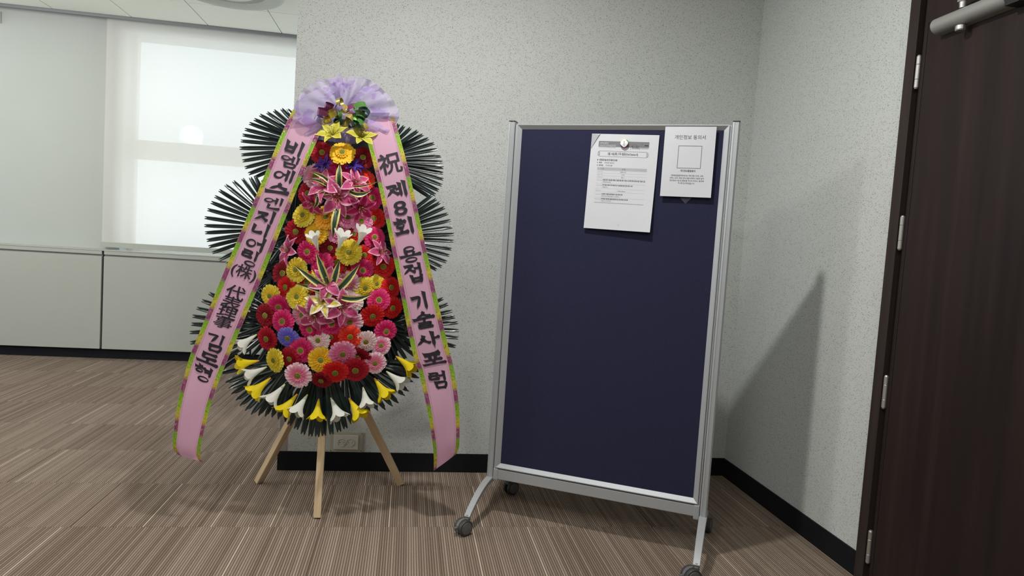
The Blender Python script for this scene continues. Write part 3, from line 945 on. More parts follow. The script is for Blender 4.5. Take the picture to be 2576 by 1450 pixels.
for i in range(NB):
    j = (i + 1) % NB
    bm.faces.new((ring_[i], ring_[j], r2_[j], r2_[i])); bm.faces.new((r2_[i], r2_[j], cv))
put('face', bm_mesh(bm, 'face'), plain('badge_white', (.75, .76, .76, 1), .25), bg_, smooth=True)
fl = Flat()
for k, ch in enumerate('OOO'):
    vs_, fs_ = text_mesh('8' if k < 2 else 'O', .0)
    mx_ = sum(v.x for v in vs_) / len(vs_); my_ = sum(v.y for v in vs_) / len(vs_)
    fl.add([Vector(((v.x - mx_) * .0085 * 1.0, 0, (v.y - my_) * .0075 + .006 - k * .0062)) for v in vs_], fs_)
fl.build('lettering', plain('badge_blue_ink', (.03, .04, .12, 1), .5), bg_, -.01015)

# ------------------------------------------------------------------ congratulatory flower stand
WR0 = Vector((-.322, 2.93, 0))
wr = empty('flower_stand', WR0, 'tall congratulatory flower stand with dark palm leaves on a wooden tripod', 'flower stand')
YL = 2.905        # plane of the palm leaves
def wput(name, me, mat, loc, quat=None, scale=None, parent=None, smooth=False, link_obj_mat=False):
    o = bpy.data.objects.new(name, me); COL.objects.link(o)
    o.parent = wr if parent is None else parent
    if parent is None: o.location = Vector(loc) - WR0
    else: o.location = loc
    if quat is not None: o.rotation_mode = 'QUATERNION'; o.rotation_quaternion = quat
    if scale is not None: o.scale = scale
    if mat is not None:
        if len(me.materials) == 0: me.materials.append(mat)
        if link_obj_mat:
            o.material_slots[0].link = 'OBJECT'; o.material_slots[0].material = mat
    return o
def frame_quat(ex, ez):
    ex = Vector(ex).normalized(); ez = Vector(ez); ez = (ez - ex * ez.dot(ex)).normalized(); ey = ez.cross(ex)
    return Matrix(((ex.x, ey.x, ez.x), (ex.y, ey.y, ez.y), (ex.z, ey.z, ez.z))).to_quaternion()

# tripod legs
def bar(name, a, b, w, t, side, mat):
    """square bar from a to b; 'side' is roughly the direction of its wide face's width"""
    a, b = Vector(a), Vector(b); d = (b - a).normalized()
    s = Vector(side); s = (s - d * s.dot(d)).normalized(); n_ = d.cross(s)
    bm = bmesh.new()
    bm_box(bm, -w / 2, w / 2, -t / 2, t / 2, 0, (b - a).length)
    me = bm_mesh(bm, name, .0012, 1)
    o = put(name, me, mat, wr)
    o.matrix_local = Matrix.Translation(a - WR0) @ Matrix(((s.x, n_.x, d.x), (s.y, n_.y, d.y), (s.z, n_.z, d.z))).to_4x4()
    return o
apex = at(835, 880, 3.00)
fc = Vector((-.322, 2.868, .004)); fl_ = Vector((-.647, 3.279, .006)); fr_ = Vector((.022, 3.266, .006))
bar('leg', fc, Vector((-.322, 3.06, 1.55)), .030, .022, (1, 0, 0), M['pine'])
bar('leg', fl_, apex + Vector((-.012, 0, 0)), .026, .034, (.75, -.65, 0), M['pine'])
bar('leg', fr_, apex + Vector((.012, .0, 0)), .034, .026, (1, 0, .4), M['pine'])

# palm leaf mesh: ribbed blade with a notched tip, length 1 along x, width 1
def palm_mesh(name, notch):
    vs_, fs_, K = [], [], 5
    N = 16
    acr = (-.5, -.30, 0, .30, .5); hz = (0, .22, .04, .22, 0)
    for i in range(N + 1):
        t = i / N
        w = .38 + .62 * min(1, t / .62) ** 1.6
        if notch and t > .88: w = 1 - .26 * ((t - .88) / .12) ** 1.5
        if not notch and t > .80: w = max(.24, math.sqrt(max(0, 1 - ((t - .80) / .20) ** 2)))
        for k in range(K):
            x = t
            if i == N: x += ((.006, .018, -.022, .018, .006)[k]) if notch else (-.035 if k in (0, 4) else 0)
            if i == N - 1 and notch and k == 2: x -= .006
            vs_.append((x, acr[k] * w, hz[k] * w * (1 if t < .9 else 1 - (t - .9) * 6)))
    for i in range(N):
        for k in range(K - 1):
            a = i * K + k; fs_.append((a, a + 1, a + K + 1, a + K))
    me = mesh(name, vs_, fs_); me.materials.append(M['leaf'])
    return me
palmN, palmR = palm_mesh('palm_leaf_notched', True), palm_mesh('palm_leaf_round', False)
def palm(cx, cy, ang, rpx, Y, wpx=10.5, notch=True, dy=0.0, start=.18):
    """one leaf of a fan: fan centre and reach in photo pixels, turned into metres at depth Y"""
    a = math.radians(ang)
    p0 = at(cx + math.cos(a) * rpx * start, cy + math.sin(a) * rpx * start, Y)
    p1_ = at(cx + math.cos(a) * rpx, cy + math.sin(a) * rpx, Y + dy)
    d = p1_ - p0
    wd = wpx * Y / F_PX
    ez = Vector((R.uniform(-.25, .25), -1, R.uniform(-.25, .25)))
    wput('leaf', palmN if notch else palmR, None, p0, frame_quat(d, ez), (d.length, wd, wd))
def fan(cx, cy, a0, a1, step, r0, Y, jit=3, wpx=10.5, notch=True):
    a = a0
    while a <= a1 + .01:
        palm(cx, cy, a + R.uniform(-.8, .8), r0 + R.uniform(-jit, jit), Y + R.uniform(-.012, .012), wpx * R.uniform(.92, 1.06), notch, R.uniform(-.02, .02))
        a += step
def tips(cx, cy, pts, Y, wpx=9.6, notch=True):
    """a fan whose leaf ends were measured one by one"""
    for x, y in pts:
        palm(cx, cy, math.degrees(math.atan2(y - cy, x - cx)), math.hypot(x - cx, y - cy), Y + R.uniform(-.010, .010), wpx * R.uniform(.94, 1.06), notch, R.uniform(-.02, .02), .06)
tips(802, 372, [(724, 275), (709, 275), (690, 279), (673, 284), (655, 290), (641, 301), (629, 311), (618, 326), (612, 340), (608, 355), (605, 373), (609, 390), (612, 405), (618, 422), (627, 437), (642, 446), (660, 458), (738, 281)], YL + .015)
tips(945, 404, [(1003, 313), (1016, 318), (1032, 323), (1050, 330), (1063, 339), (1077, 349), (1091, 361), (1098, 376), (1108, 393), (1112, 408), (1114, 422), (1113, 436), (1114, 451), (1110, 466), (1102, 479), (1094, 490), (1080, 496)], YL + .015)
tips(706, 576, [(642, 444), (630, 448), (611, 451), (588, 457), (568, 466), (553, 480), (542, 495), (533, 510), (524, 528), (517, 548), (516, 568), (518, 586), (522, 605), (527, 621), (536, 636), (553, 654), (570, 664)], YL)
tips(950, 596, [(1085, 493), (1096, 502), (1105, 511), (1117, 523), (1125, 538), (1132, 555), (1136, 572), (1140, 590), (1139, 607), (1134, 627), (1129, 643), (1122, 659), (1110, 671), (1097, 679), (1082, 684)], YL)
tips(700, 828, [(528, 739), (510, 757), (497, 776), (487, 796), (484, 816), (480, 837), (481, 863), (490, 884), (505, 905), (520, 925), (540, 940)], YL - .005, 11)
tips(945, 826, [(1113, 752), (1125, 766), (1136, 783), (1142, 798), (1150, 812), (1152, 832), (1151, 851), (1144, 872), (1130, 892), (1115, 910), (1095, 930)], YL - .005, 11)
tips(745, 895, [(548, 940), (567, 963), (575, 978), (582, 992), (593, 1008), (603, 1022), (617, 1034), (632, 1044), (650, 1047), (667, 1049), (684, 1051), (700, 1056), (718, 1062)], YL - .01, 14, False)
tips(868, 888, [(1062, 935), (1055, 951), (1039, 961), (1029, 985), (1019, 996), (1003, 1015), (988, 1023), (970, 1032), (951, 1034), (931, 1035), (912, 1050)], YL - .01, 14, False)
tips(813, 880, [(728, 1068), (745, 1078), (762, 1091), (781, 1096), (798, 1097), (815, 1094), (834, 1091), (853, 1085), (869, 1077), (886, 1064)], YL - .02, 15)
# leaves filling between the flowers
for (cx, cy, r, a0, a1, st) in ((812, 385, 130, 70, 150, 11), (905, 395, 120, 30, 110, 11), (735, 585, 100, 95, 275, 10), (760, 640, 150, 115, 200, 8), (940, 600, 85, -90, 95, 12),
                                (720, 800, 130, 60, 250, 9), (955, 800, 115, -60, 120, 9), (830, 560, 160, 0, 345, 60), (830, 760, 190, 0, 345, 45), (790, 900, 150, 60, 175, 8), (865, 900, 140, 5, 120, 8), (690, 690, 90, 60, 280, 20), (975, 700, 75, -80, 100, 16)):
    fan(cx, cy, a0, a1, st, r, YL - .012, 12, 11)

# backing board the leaves are stapled to, hidden under them
bm = bmesh.new()
pts = [(785, 335), (920, 335), (985, 560), (1030, 800), (975, 955), (700, 955), (625, 800), (695, 560)]
fr0 = [bm.verts.new(at(x, y, YL + .02) - WR0) for x, y in pts]; bk0 = [bm.verts.new(at(x, y, YL + .035) - WR0) for x, y in pts]
bm.faces.new(fr0); bm.faces.new(bk0[::-1])
for i in range(8): bm.faces.new((fr0[i], fr0[(i + 1) % 8], bk0[(i + 1) % 8], bk0[i]))
put('backing_board', bm_mesh(bm, 'backing_board'), plain('dark_backing', (.008, .012, .012, 1), .7), wr)

# gerberas
def gerbera_mesh():
    vs_, fs_, uv_ = [], [], []
    def whorl(n, ln, r0, z0, z1, w, ph, tipz):
        for k in range(n):
            a = 2 * PI * k / n + ph + R.uniform(-.05, .05)
            l_ = ln * R.uniform(.93, 1.03); b = len(vs_)
            for i, t in enumerate((0, .45, .82, 1.0)):
                r = r0 + (l_ - r0) * t
                z = z0 + (z1 - z0) * t - (tipz * max(0, t - .6) ** 2 * 6) + R.uniform(-.012, .012)
                hw_ = w * (.60, .98, 1.05, .60)[i]
                for s in (-1, 0, 1):
                    rr = r - (.03 if (i == 3 and s == 0) else 0)
                    vs_.append((rr * math.cos(a) - s * hw_ * math.sin(a), rr * math.sin(a) + s * hw_ * math.cos(a), z - abs(s) * -.02))
                    uv_.append(((s + 1) / 2, r))
            for i in range(3):
                for s in range(2):
                    q = b + i * 3 + s; fs_.append((q, q + 1, q + 4, q + 3))
    whorl(20, 1.0, .16, .03, .05, .145, 0, .05)
    whorl(18, .88, .16, .06, .10, .125, .17, .04)
    whorl(15, .52, .14, .12, .20, .075, .05, .0)
    whorl(13, .36, .13, .16, .24, .055, .2, .0)
    return mesh('gerbera', vs_, fs_, uv_)
def centre_mesh():
    bm = bmesh.new()
    bm_lathe(bm, [(.245, .12), (.235, .20), (.20, .225), (.175, .215), (.12, .235), (.05, .245), (.001, .245)], Matrix(), 20, False)
    me = bm_mesh(bm, 'flower_center')
    for p_ in me.polygons: p_.use_smooth = True
    return me
GM = [gerbera_mesh() for _ in range(3)]
CM = centre_mesh(); CM.materials.append(M['center'])
def hx(*c): return srgb(*c)
PM = {
 'yellow': petal_mat('yellow_petal', hx(200, 168, 40), hx(228, 202, 52), hx(234, 216, 88)),
 'gold': petal_mat('gold_petal', hx(190, 130, 20), hx(236, 184, 36), hx(244, 200, 60)),
 'orange': petal_mat('orange_petal', hx(200, 120, 20), hx(236, 160, 34), hx(240, 176, 60)),
 'red': petal_mat('red_petal', hx(150, 14, 20), hx(206, 26, 30), hx(222, 48, 48)),
 'scarlet': petal_mat('scarlet_petal', hx(190, 24, 14), hx(226, 50, 32), hx(236, 76, 56)),
 'crimson': petal_mat('crimson_petal', hx(110, 6, 20), hx(168, 16, 38), hx(190, 36, 56)),
 'dark': petal_mat('dark_crimson_petal', hx(90, 4, 14), hx(138, 12, 30), hx(156, 26, 44)),
 'hot': petal_mat('hot_pink_petal', hx(236, 120, 160), hx(206, 28, 96), hx(226, 72, 132), .5, 1.0),
 'pink': petal_mat('pink_petal', hx(214, 96, 140), hx(226, 120, 166), hx(240, 170, 200)),
 'light': petal_mat('pink_white_petal', hx(214, 70, 116), hx(230, 128, 164), hx(246, 216, 226), .45, .92),
 'pale': petal_mat('pale_pink_petal', hx(226, 170, 176), hx(236, 204, 206), hx(244, 226, 222)),
 'violet': petal_mat('violet_petal', hx(98, 84, 190), hx(120, 108, 214), hx(146, 136, 226)),
}
LBL = {'yellow': 'yellow gerbera', 'gold': 'golden yellow gerbera', 'orange': 'orange gerbera', 'red': 'red gerbera', 'scarlet': 'scarlet gerbera',
       'crimson': 'crimson gerbera', 'dark': 'dark crimson gerbera', 'hot': 'hot pink gerbera', 'pink': 'pink gerbera', 'light': 'pink gerbera with white petal tips',
       'pale': 'pale pinkish white gerbera', 'violet': 'violet blue gerbera'}
def bed_y(x, y):
    """depth of the flower bed: bulges towards the viewer along its middle"""
    cx = 850 - (y - 400) * .02; hw_ = 70 + (y - 330) * .16
    q = min(1.2, abs(x - cx) / max(40, hw_))
    return YL - .055 - .075 * max(0, 1 - q * q * .8)
GERB = [(810, 384, 26, 'crimson', 0), (861, 384, 29, 'gold', -1.5), (913, 397, 26, 'dark', 0), (793, 443, 28, 'light', .5), (852, 432, 27, 'hot', .5), (913, 450, 28, 'scarlet', 0),
 (775, 487, 27, 'crimson', 0), (935, 498, 27, 'hot', 0), (763, 542, 28, 'yellow', -.5), (820, 547, 29, 'orange', .5), (874, 547, 26, 'pink', 1), (940, 550, 27, 'red', .5),
 (909, 557, 27, 'pink', 0), (745, 583, 28, 'crimson', 0), (795, 587, 28, 'gold', 0), (851, 585, 26, 'pink', 1.2), (891, 590, 24, 'red', 1.4), (942, 597, 26, 'hot', 0),
 (774, 634, 27, 'hot', 0), (831, 624, 24, 'dark', 1.4), (878, 635, 30, 'yellow', -1.5), (916, 642, 25, 'red', .5), (964, 671, 28, 'red', -.5), (712, 688, 28, 'dark', 0),
 (745, 679, 29, 'yellow', -1), (809, 664, 28, 'hot', .6), (846, 661, 24, 'red', 1.4), (912, 680, 27, 'hot', 0), (865, 676, 24, 'red', 1.5), (811, 690, 25, 'yellow', 1.4),
 (719, 723, 27, 'red', -.4), (772, 710, 26, 'red', .8), (875, 711, 27, 'light', .8), (918, 725, 27, 'yellow', .5), (947, 715, 22, 'yellow', .3), (983, 724, 26, 'red', 0),
 (680, 745, 26, 'yellow', 0), (748, 747, 29, 'yellow', -1.2), (953, 755, 27, 'hot', -.4), (885, 758, 28, 'pale', .5), (987, 775, 26, 'red', 0), (702, 773, 28, 'hot', 0),
 (668, 794, 27, 'dark', .3), (937, 796, 28, 'red', 0), (711, 809, 28, 'hot', -.8), (760, 793, 29, 'light', .3), (834, 814, 29, 'hot', -.8), (880, 811, 30, 'light', .4),
 (971, 834, 27, 'hot', -.3), (780, 829, 28, 'hot', 0), (671, 853, 28, 'crimson', -.3), (724, 851, 27, 'violet', -.4), (832, 848, 26, 'red', .8), (881, 848, 27, 'scarlet', -.4),
 (920, 860, 26, 'pale', -.5), (801, 857, 27, 'pale', .3), (958, 870, 24, 'light', .3), (757, 882, 30, 'hot', 0), (807, 906, 30, 'gold', -.2), (862, 891, 32, 'pink', -1),
 (843, 938, 30, 'red', -.8), (894, 932, 31, 'crimson', 0), (901, 900, 30, 'dark', .6), (943, 914, 27, 'light', -.2), (690, 907, 28, 'yellow', 0), (729, 903, 27, 'crimson', .4),
 (749, 945, 31, 'light', -.4), (808, 958, 25, 'dark', .9), (806, 600, 22, 'gold', 1.5), (778, 733, 24, 'crimson', 1.6), (860, 740, 26, 'hot', 1.6), (820, 780, 26, 'hot', 1.7), (900, 520, 24, 'hot', 1.6),
 (856, 505, 28, 'pink', 2.0), (870, 860, 25, 'hot', 1.5)]
for (x, y, r, kcol, dz) in GERB:
    Y = bed_y(x, y) + dz * .012
    p_ = at(x, y, Y)
    cx = 850 - (y - 400) * .02
    n_ = Vector(((x - cx) / 300 + R.uniform(-.22, .22), -1, -(y - 660) / 900 + R.uniform(-.18, .22)))
    if (x, y) == (690, 907): n_ = Vector((-.75, -1, -.1))
    if (x, y) in ((808, 958), (901, 900)): n_ = Vector((-.2, -1, -.7))
    if (x, y) == (913, 450): n_ = Vector((.25, -1, .5))
    n_.normalize()
    q = n_.to_track_quat('Z', 'Y') @ Quaternion((0, 0, 1), R.uniform(0, 6.28))
    s = r * Y / F_PX * 1.13
    g = wput('gerbera', GM[R.randrange(3)], PM[kcol], p_ - n_ * s * .1, q, (s, s, s), link_obj_mat=True)
    g['label'] = LBL[kcol]
    wput('flower_center', CM, None, (0, 0, 0), parent=g)

# open lilies
def lily_mesh(name, wid=.24, recurve=.55, n=6, ln=1.0, K=5, N=8):
    vs_, fs_, uv_ = [], [], []
    for k in range(n):
        a = 2 * PI * k / n + R.uniform(-.08, .08); inner = k % 2
        w = wid * (1.15 if inner else .85); b = len(vs_)
        for i in range(N + 1):
            t = i / N
            r = ln * (.05 + .95 * t ** 1.15) ; z = .62 * t - recurve * t * t + (.03 if inner else 0)
            hw_ = w * (math.sin(PI * min(1, .10 + .90 * t ** .85)) ** .8 if t < 1 else .0) + (.012)
            for j in range(K):
                s = j / (K - 1) * 2 - 1
                zz = z + .10 * abs(s) ** 2 * (1 - t) + .035 * math.sin(t * 11 + s * 2 + k) * abs(s)
                vs_.append((r * math.cos(a) - s * hw_ * math.sin(a), r * math.sin(a) + s * hw_ * math.cos(a), zz))
                uv_.append(((s + 1) / 2, t))
        for i in range(N):
            for j in range(K - 1):
                q = b + i * K + j; fs_.append((q, q + 1, q + K + 1, q + K))
    return mesh(name, vs_, fs_, uv_)
def stamen_mesh():
    bm = bmesh.new()
    for k in range(6):
        a = 2 * PI * k / 6 + .3; d = Vector((math.cos(a) * .35, math.sin(a) * .35, .8)).normalized()
        bm_lathe(bm, [(.012, 0), (.010, .55)], axis_matrix((0, 0, .02), d), 5)
        bm_lathe(bm, [(.004, -.06), (.026, -.03), (.026, .03), (.004, .06)], axis_matrix(Vector((0, 0, .02)) + d * .58, Vector((-d.y, d.x, .2))), 6)
    me = bm_mesh(bm, 'stamens'); me.materials.append(plain('stamen_green_brown', (.30, .22, .06, 1), .6, var=.3)); return me
LM = [lily_mesh('lily', .25, .62), lily_mesh('lily', .23, .50)]
LP = lily_mesh('gentian', .13, .25)
LO = lily_mesh('yellow_lily', .24, .30)
SM = stamen_mesh()
LMAT = {'star': lily_mat('stargazer_petal', hx(190, 70, 120), hx(232, 192, 208), hx(170, 50, 90), .24, .56),
        'magenta': lily_mat('magenta_lily_petal', hx(184, 26, 92), hx(226, 120, 166), hx(150, 20, 60), .2, .55),
        'cream': lily_mat('cream_lily_petal', hx(226, 206, 70), hx(240, 234, 214), hx(200, 180, 40), .05, .40),
        'lemon': lily_mat('lemon_lily_petal', hx(178, 170, 50), hx(200, 194, 88), hx(150, 150, 20), .05, .5),
        'purple': lily_mat('purple_petal', hx(54, 26, 128), hx(84, 52, 166), hx(40, 20, 100), .1, .5)}
LLB = {'star': 'pink lily with white petal edges', 'magenta': 'magenta lily', 'cream': 'cream and yellow lily', 'lemon': 'yellow lily', 'purple': 'small purple flower'}
LIL = [(850, 497, 52, 'star', (.05, -1, -.15), 0, -2.4), (818, 470, 46, 'star', (-.5, -1, .45), 1, -2.2), (892, 462, 44, 'star', (.55, -1, .5), 0, -2.2), (905, 520, 42, 'magenta', (.5, -1, -.6), 1, -1.6), (790, 510, 36, 'magenta', (-.6, -1, -.5), 1, -1),
       (730, 632, 42, 'star', (-1.0, -.8, .3), 1, -1.6), (955, 636, 38, 'star', (.9, -1, .5), 0, -1.2), (822, 714, 46, 'star', (.05, -1, .35), 0, -3.2), (858, 772, 50, 'star', (.35, -1, -.1), 1, -2.6),
       (793, 790, 50, 'star', (-.15, -1, -.45), 0, -2.7), (814, 758, 46, 'cream', (-.1, -1, .2), 1, -3.6), (838, 341, 41, 'lemon', (-.25, -.8, .75), 2, -3), (907, 346, 41, 'lemon', (.3, -.8, .7), 2, -3),
       (820, 415, 26, 'purple', (-.4, -1, .5), 3, -.6), (886, 416, 26, 'purple', (.3, -1, .5), 3, -.6), (806, 418, 20, 'purple', (-.7, -1, .3), 3, -.3), (900, 420, 20, 'purple', (.6, -1, .2), 3, -.3)]
for (x, y, r, kcol, nrm, mi, dz) in LIL:
    Y = bed_y(x, y) + dz * .012
    p_ = at(x, y, Y); n_ = Vector(nrm).normalized(); s = r * Y / F_PX
    q = n_.to_track_quat('Z', 'Y') @ Quaternion((0, 0, 1), R.uniform(0, 1.0))
    me = [LM[0], LM[1], LO, LP][mi]
    o = wput('lily' if kcol != 'purple' else 'purple_flower', me, LMAT[kcol], p_, q, (s, s, s), link_obj_mat=True)
    o['label'] = LLB[kcol]
    if kcol != 'purple': wput('stamens', SM, None, (0, 0, 0), parent=o, scale=(.9, .9, .9))

# trumpet lilies: bell along +z, mouth lobed
def trumpet_mesh():
    n, prof = 36, [(.030, 0), (.050, .10), (.085, .28), (.130, .48), (.190, .66), (.275, .80), (.360, .90), (.420, .97)]
    vs_, fs_, uv_ = [], [], []
    for i, (r, z) in enumerate(prof):
        for k in range(n):
            a = 2 * PI * k / n; lobe = abs(math.cos(3 * a)) ** .7 - .55
            e = max(0, (i - 2) / 5)
            rr = r * (1 + .24 * e * lobe) ; zz = z + .17 * e * e * lobe + .03 * e * math.sin(2 * a + 1)
            vs_.append((rr * math.cos(a), rr * math.sin(a), zz)); uv_.append((k / n, z))
    for i in range(len(prof) - 1):
        for k in range(n):
            fs_.append((i * n + k, i * n + (k + 1) % n, (i + 1) * n + (k + 1) % n, (i + 1) * n + k))
    me = mesh('trumpet_lily', vs_, fs_, uv_)
    for p_ in me.polygons: p_.use_smooth = True
    return me
def trumpet_mat(name, base, body):
    n = NT(name)
    sep = n.n('SeparateXYZ'); n.set(sep.inputs[0], n.uv())
    nz = n.noise(n.map(n.uv(), (30, 1.5, 1)), 1, 2)
    col = n.mix(n.smooth(sep.outputs[1], .22, .02), n.mix(nz, body, tuple(c * .86 for c in body[:3]) + (1,)), base)
    return n.end(n.thin(n.bsdf(col, .55, 0, n.bump(nz, .2, .01), .3), col, .28))
TRM = trumpet_mesh()
TMAT = {'y': trumpet_mat('yellow_trumpet', hx(226, 150, 60), hx(236, 212, 26)), 'w': trumpet_mat('white_trumpet', hx(196, 208, 130), hx(228, 230, 222))}
TRUMP = [(646, 842, 606, 870, 'w', 1), (652, 908, 602, 917, 'y', 1), (671, 924, 622, 946, 'w', 1), (681, 951, 638, 988, 'y', 1), (717, 967, 680, 1008, 'w', 1), (748, 992, 712, 1035, 'y', 1),
         (774, 993, 745, 1036, 'w', 1), (802, 1004, 797, 1050, 'y', 1.05), (832, 1001, 852, 1047, 'w', 1), (878, 1002, 904, 1045, 'y', 1.05), (913, 974, 922, 1018, 'w', 1.05), (942, 952, 970, 994, 'y', 1),
         (972, 935, 1010, 965, 'w', 1), (996, 897, 1036, 926, 'y', 1),
         (801, 632, 789, 594, 'w', .85), (850, 630, 862, 590, 'w', .95), (900, 618, 914, 580, 'w', .95)]
for (bx, by, mx_, my_, c, k) in TRUMP:
    mid = by < 700
    Y = YL - .075 if not mid else bed_y(bx, by) - .035
    a = at(bx, by, Y); b = at(mx_, my_, Y - .028)
    d = b - a
    s = d.length
    o = wput('trumpet_lily', TRM, TMAT[c], a, d.normalized().to_track_quat('Z', 'Y') @ Quaternion((0, 0, 1), R.uniform(0, 3)), (s * 1.16 * k, s * 1.16 * k, s * 1.12), link_obj_mat=True)
    o['label'] = {'y': 'yellow trumpet lily', 'w': 'white trumpet lily'}[c]

# variegated blades
def blade(b0, t0, wpx, Y0_, Y1_, bulge=.03, side=0.0):
    a, b = at(*b0, Y0_), at(*t0, Y1_)
    d = b - a; u = d.normalized(); s = u.cross(Vector((0, -1, 0))).normalized(); n_ = s.cross(u)
    vs_, fs_, uv_ = [], [], []; N = 10
    w = wpx * .85 * Y0_ / F_PX / 2
    for i in range(N + 1):
        t = i / N
        c = a + d * t + Vector((0, -bulge * math.sin(PI * t), 0)) + s * side * math.sin(PI * t)
        hw_ = w * (.45 + .55 * math.sin(PI * min(1, t * 1.05 + .12))) * (1 if t < .7 else max(.03, 1 - ((t - .7) / .3) ** 1.6))
        for q in (-1, -.5, 0, .5, 1):
            vs_.append(c + s * hw_ * q + Vector((0, -.006 * abs(q), 0)) - WR0); uv_.append(((q + 1) / 2, t))
    for i in range(N):
        for k in range(4):
            q = i * 5 + k; fs_.append((q, q + 1, q + 6, q + 5))
    o = put('variegated_leaf', mesh('variegated_leaf', vs_, fs_, uv_), M['striped'], wr, smooth=True)
yb = YL - .155
for a in (((854, 478), (856, 409), 19, yb, yb + .01), ((851, 519), (837, 601), 22, yb, yb + .0), ((843, 474), (778, 432), 12, yb, yb + .02, .03, .012), ((846, 486), (786, 500), 14, yb, yb + .02, .03, .008),
          ((876, 480), (937, 478), 15, yb, yb + .03, .04, .02), ((800, 492), (787, 527), 12, yb, yb + .03, .02, -.01), ((865, 470), (958, 455), 6, yb, yb + .04, .03, .012), ((830, 472), (770, 452), 9, yb, yb + .04, .02, .01)):
    blade(*a)
yb = YL - .165
for a in (((836, 737), (738, 665), 21, yb, yb + .0, .02, .0), ((828, 722), (795, 633), 22, yb, yb - .01, .01, .0), ((836, 722), (856, 652), 21, yb, yb - .01, .01, .0), ((842, 738), (907, 663), 23, yb, yb - .01, .01, .004),
          ((846, 744), (941, 738), 19, yb, yb, .03, .016), ((830, 742), (745, 714), 15, yb, yb + .01, .02, .006)):
    blade(*a)

# organza bow: pleated, scalloped sheets gathered at the middle
def tulle(cx, cy, Y, rx_l, rx_r, ry_u, ry_d, pl, ph, depth):
    vs_, fs_, uv_ = [], [], []; N, K = 12, 240
    c = at(cx, cy, Y)
    for i in range(N + 1):
        t = i / N
        for k in range(K):
            a = 2 * PI * k / K
            rx = (rx_r if math.cos(a) > 0 else rx_l); ry = (ry_d if math.sin(a) > 0 else ry_u)
            ri = 1 / math.sqrt((math.cos(a) / rx) ** 2 + (math.sin(a) / ry) ** 2)
            ri *= 1 + .022 * abs(math.sin(a * 19 + ph)) ** .6 + .035 * math.sin(a * 5 + ph * 2)
            fold = math.sin(a * pl + ph + .7 * math.sin(a * 3 + ph)) * (.35 + .65 * math.sin(a * 2.5 + ph))
            r = ri * (.03 + .97 * t)
            yy = -depth * math.sin(PI * min(1, t * .75)) - .028 * fold * t * (1.1 - .25 * t) + .01 * t
            p_ = at(cx + r * math.cos(a), cy + r * math.sin(a), Y + yy)
            vs_.append(p_ - WR0)
            uv_.append((.5 + .5 * t * math.cos(a) + ph, .5 + .5 * t * math.sin(a)))
    for i in range(N):
        for k in range(K):
            fs_.append((i * K + k, i * K + (k + 1) % K, (i + 1) * K + (k + 1) % K, (i + 1) * K + k))
    return put('organza_bow', mesh('organza_bow', vs_, fs_, uv_), M['tulle'], wr, smooth=True)
YT = YL - .095
t1 = tulle(866, 286, YT, 130, 132, 92, 74, 17, .4, .015)
t1['label'] = 'sheer lilac organza bow with purple print'
t2 = tulle(864, 284, YT - .018, 116, 118, 74, 62, 11, 2.1, .02)
# upright gathered tuft at the top and the hanging loop below
tulle(852, 226, YT - .01, 16, 16, 38, 20, 5, 1.1, .01)
tulle(874, 336, YT - .035, 9, 9, 18, 22, 3, .3, .01)

# foil curls
def curl(x, y, ang, r, wpx, mat, tilt):
    p_ = at(x, y, YT - .05 + R.uniform(-.012, .008))
    vs_, fs_ = [], []; N = 18; w = wpx * YT / F_PX / 2; rr = r * YT / F_PX
    for i in range(N + 1):
        a = -2.5 + 5.0 * i / N
        cxx, czz = rr * math.cos(a) * 1.25, rr * math.sin(a) * .85
        for s in (-1, 1): vs_.append((cxx, s * w, czz))
    for i in range(N): fs_.append((2 * i, 2 * i + 1, 2 * i + 3, 2 * i + 2))
    q = Quaternion((0, 1, 0), math.radians(ang)) @ Quaternion((1, 0, 0), tilt)
    wput('foil_curl', mesh('foil_curl', vs_, fs_), mat, p_, q, smooth=True)
for (x, y, ang, r, w, m, tl) in ((829, 268, 200, 9, 13, 'curl_plum', 1.0), (855, 258, 260, 8, 12, 'curl_gold', .9), (850, 272, 120, 9, 12, 'curl_lilac', 1.2), (866, 274, 40, 9, 13, 'curl_gold', .8), (815, 282, 190, 12, 14, 'curl_plum', 1.1),
                                (836, 285, 150, 9, 14, 'curl_gold', .9), (851, 288, 80, 8, 12, 'curl_green', .7), (806, 301, 210, 9, 13, 'curl_lilac', 1.0), (824, 302, 160, 8, 13, 'curl_gold', .8), (892, 276, 345, 15, 17, 'curl_plum', .9),
                                (905, 272, 335, 14, 17, 'curl_green', 1.0), (914, 282, 20, 12, 16, 'curl_teal', .8), (879, 297, 30, 9, 16, 'curl_gold', .9), (892, 299, 10, 10, 15, 'curl_green', 1.2), (907, 293, 10, 10, 15, 'curl_green', .9),
                                (904, 310, 40, 9, 13, 'curl_green', .8), (868, 312, 110, 10, 12, 'curl_gold', 1.0), (880, 308, 60, 11, 12, 'curl_teal', .7), (852, 304, 130, 9, 14, 'curl_teal', .8), (916, 318, 50, 7, 12, 'curl_gold', .8)):
    curl(x, y, ang, r, w, M[m], tl)

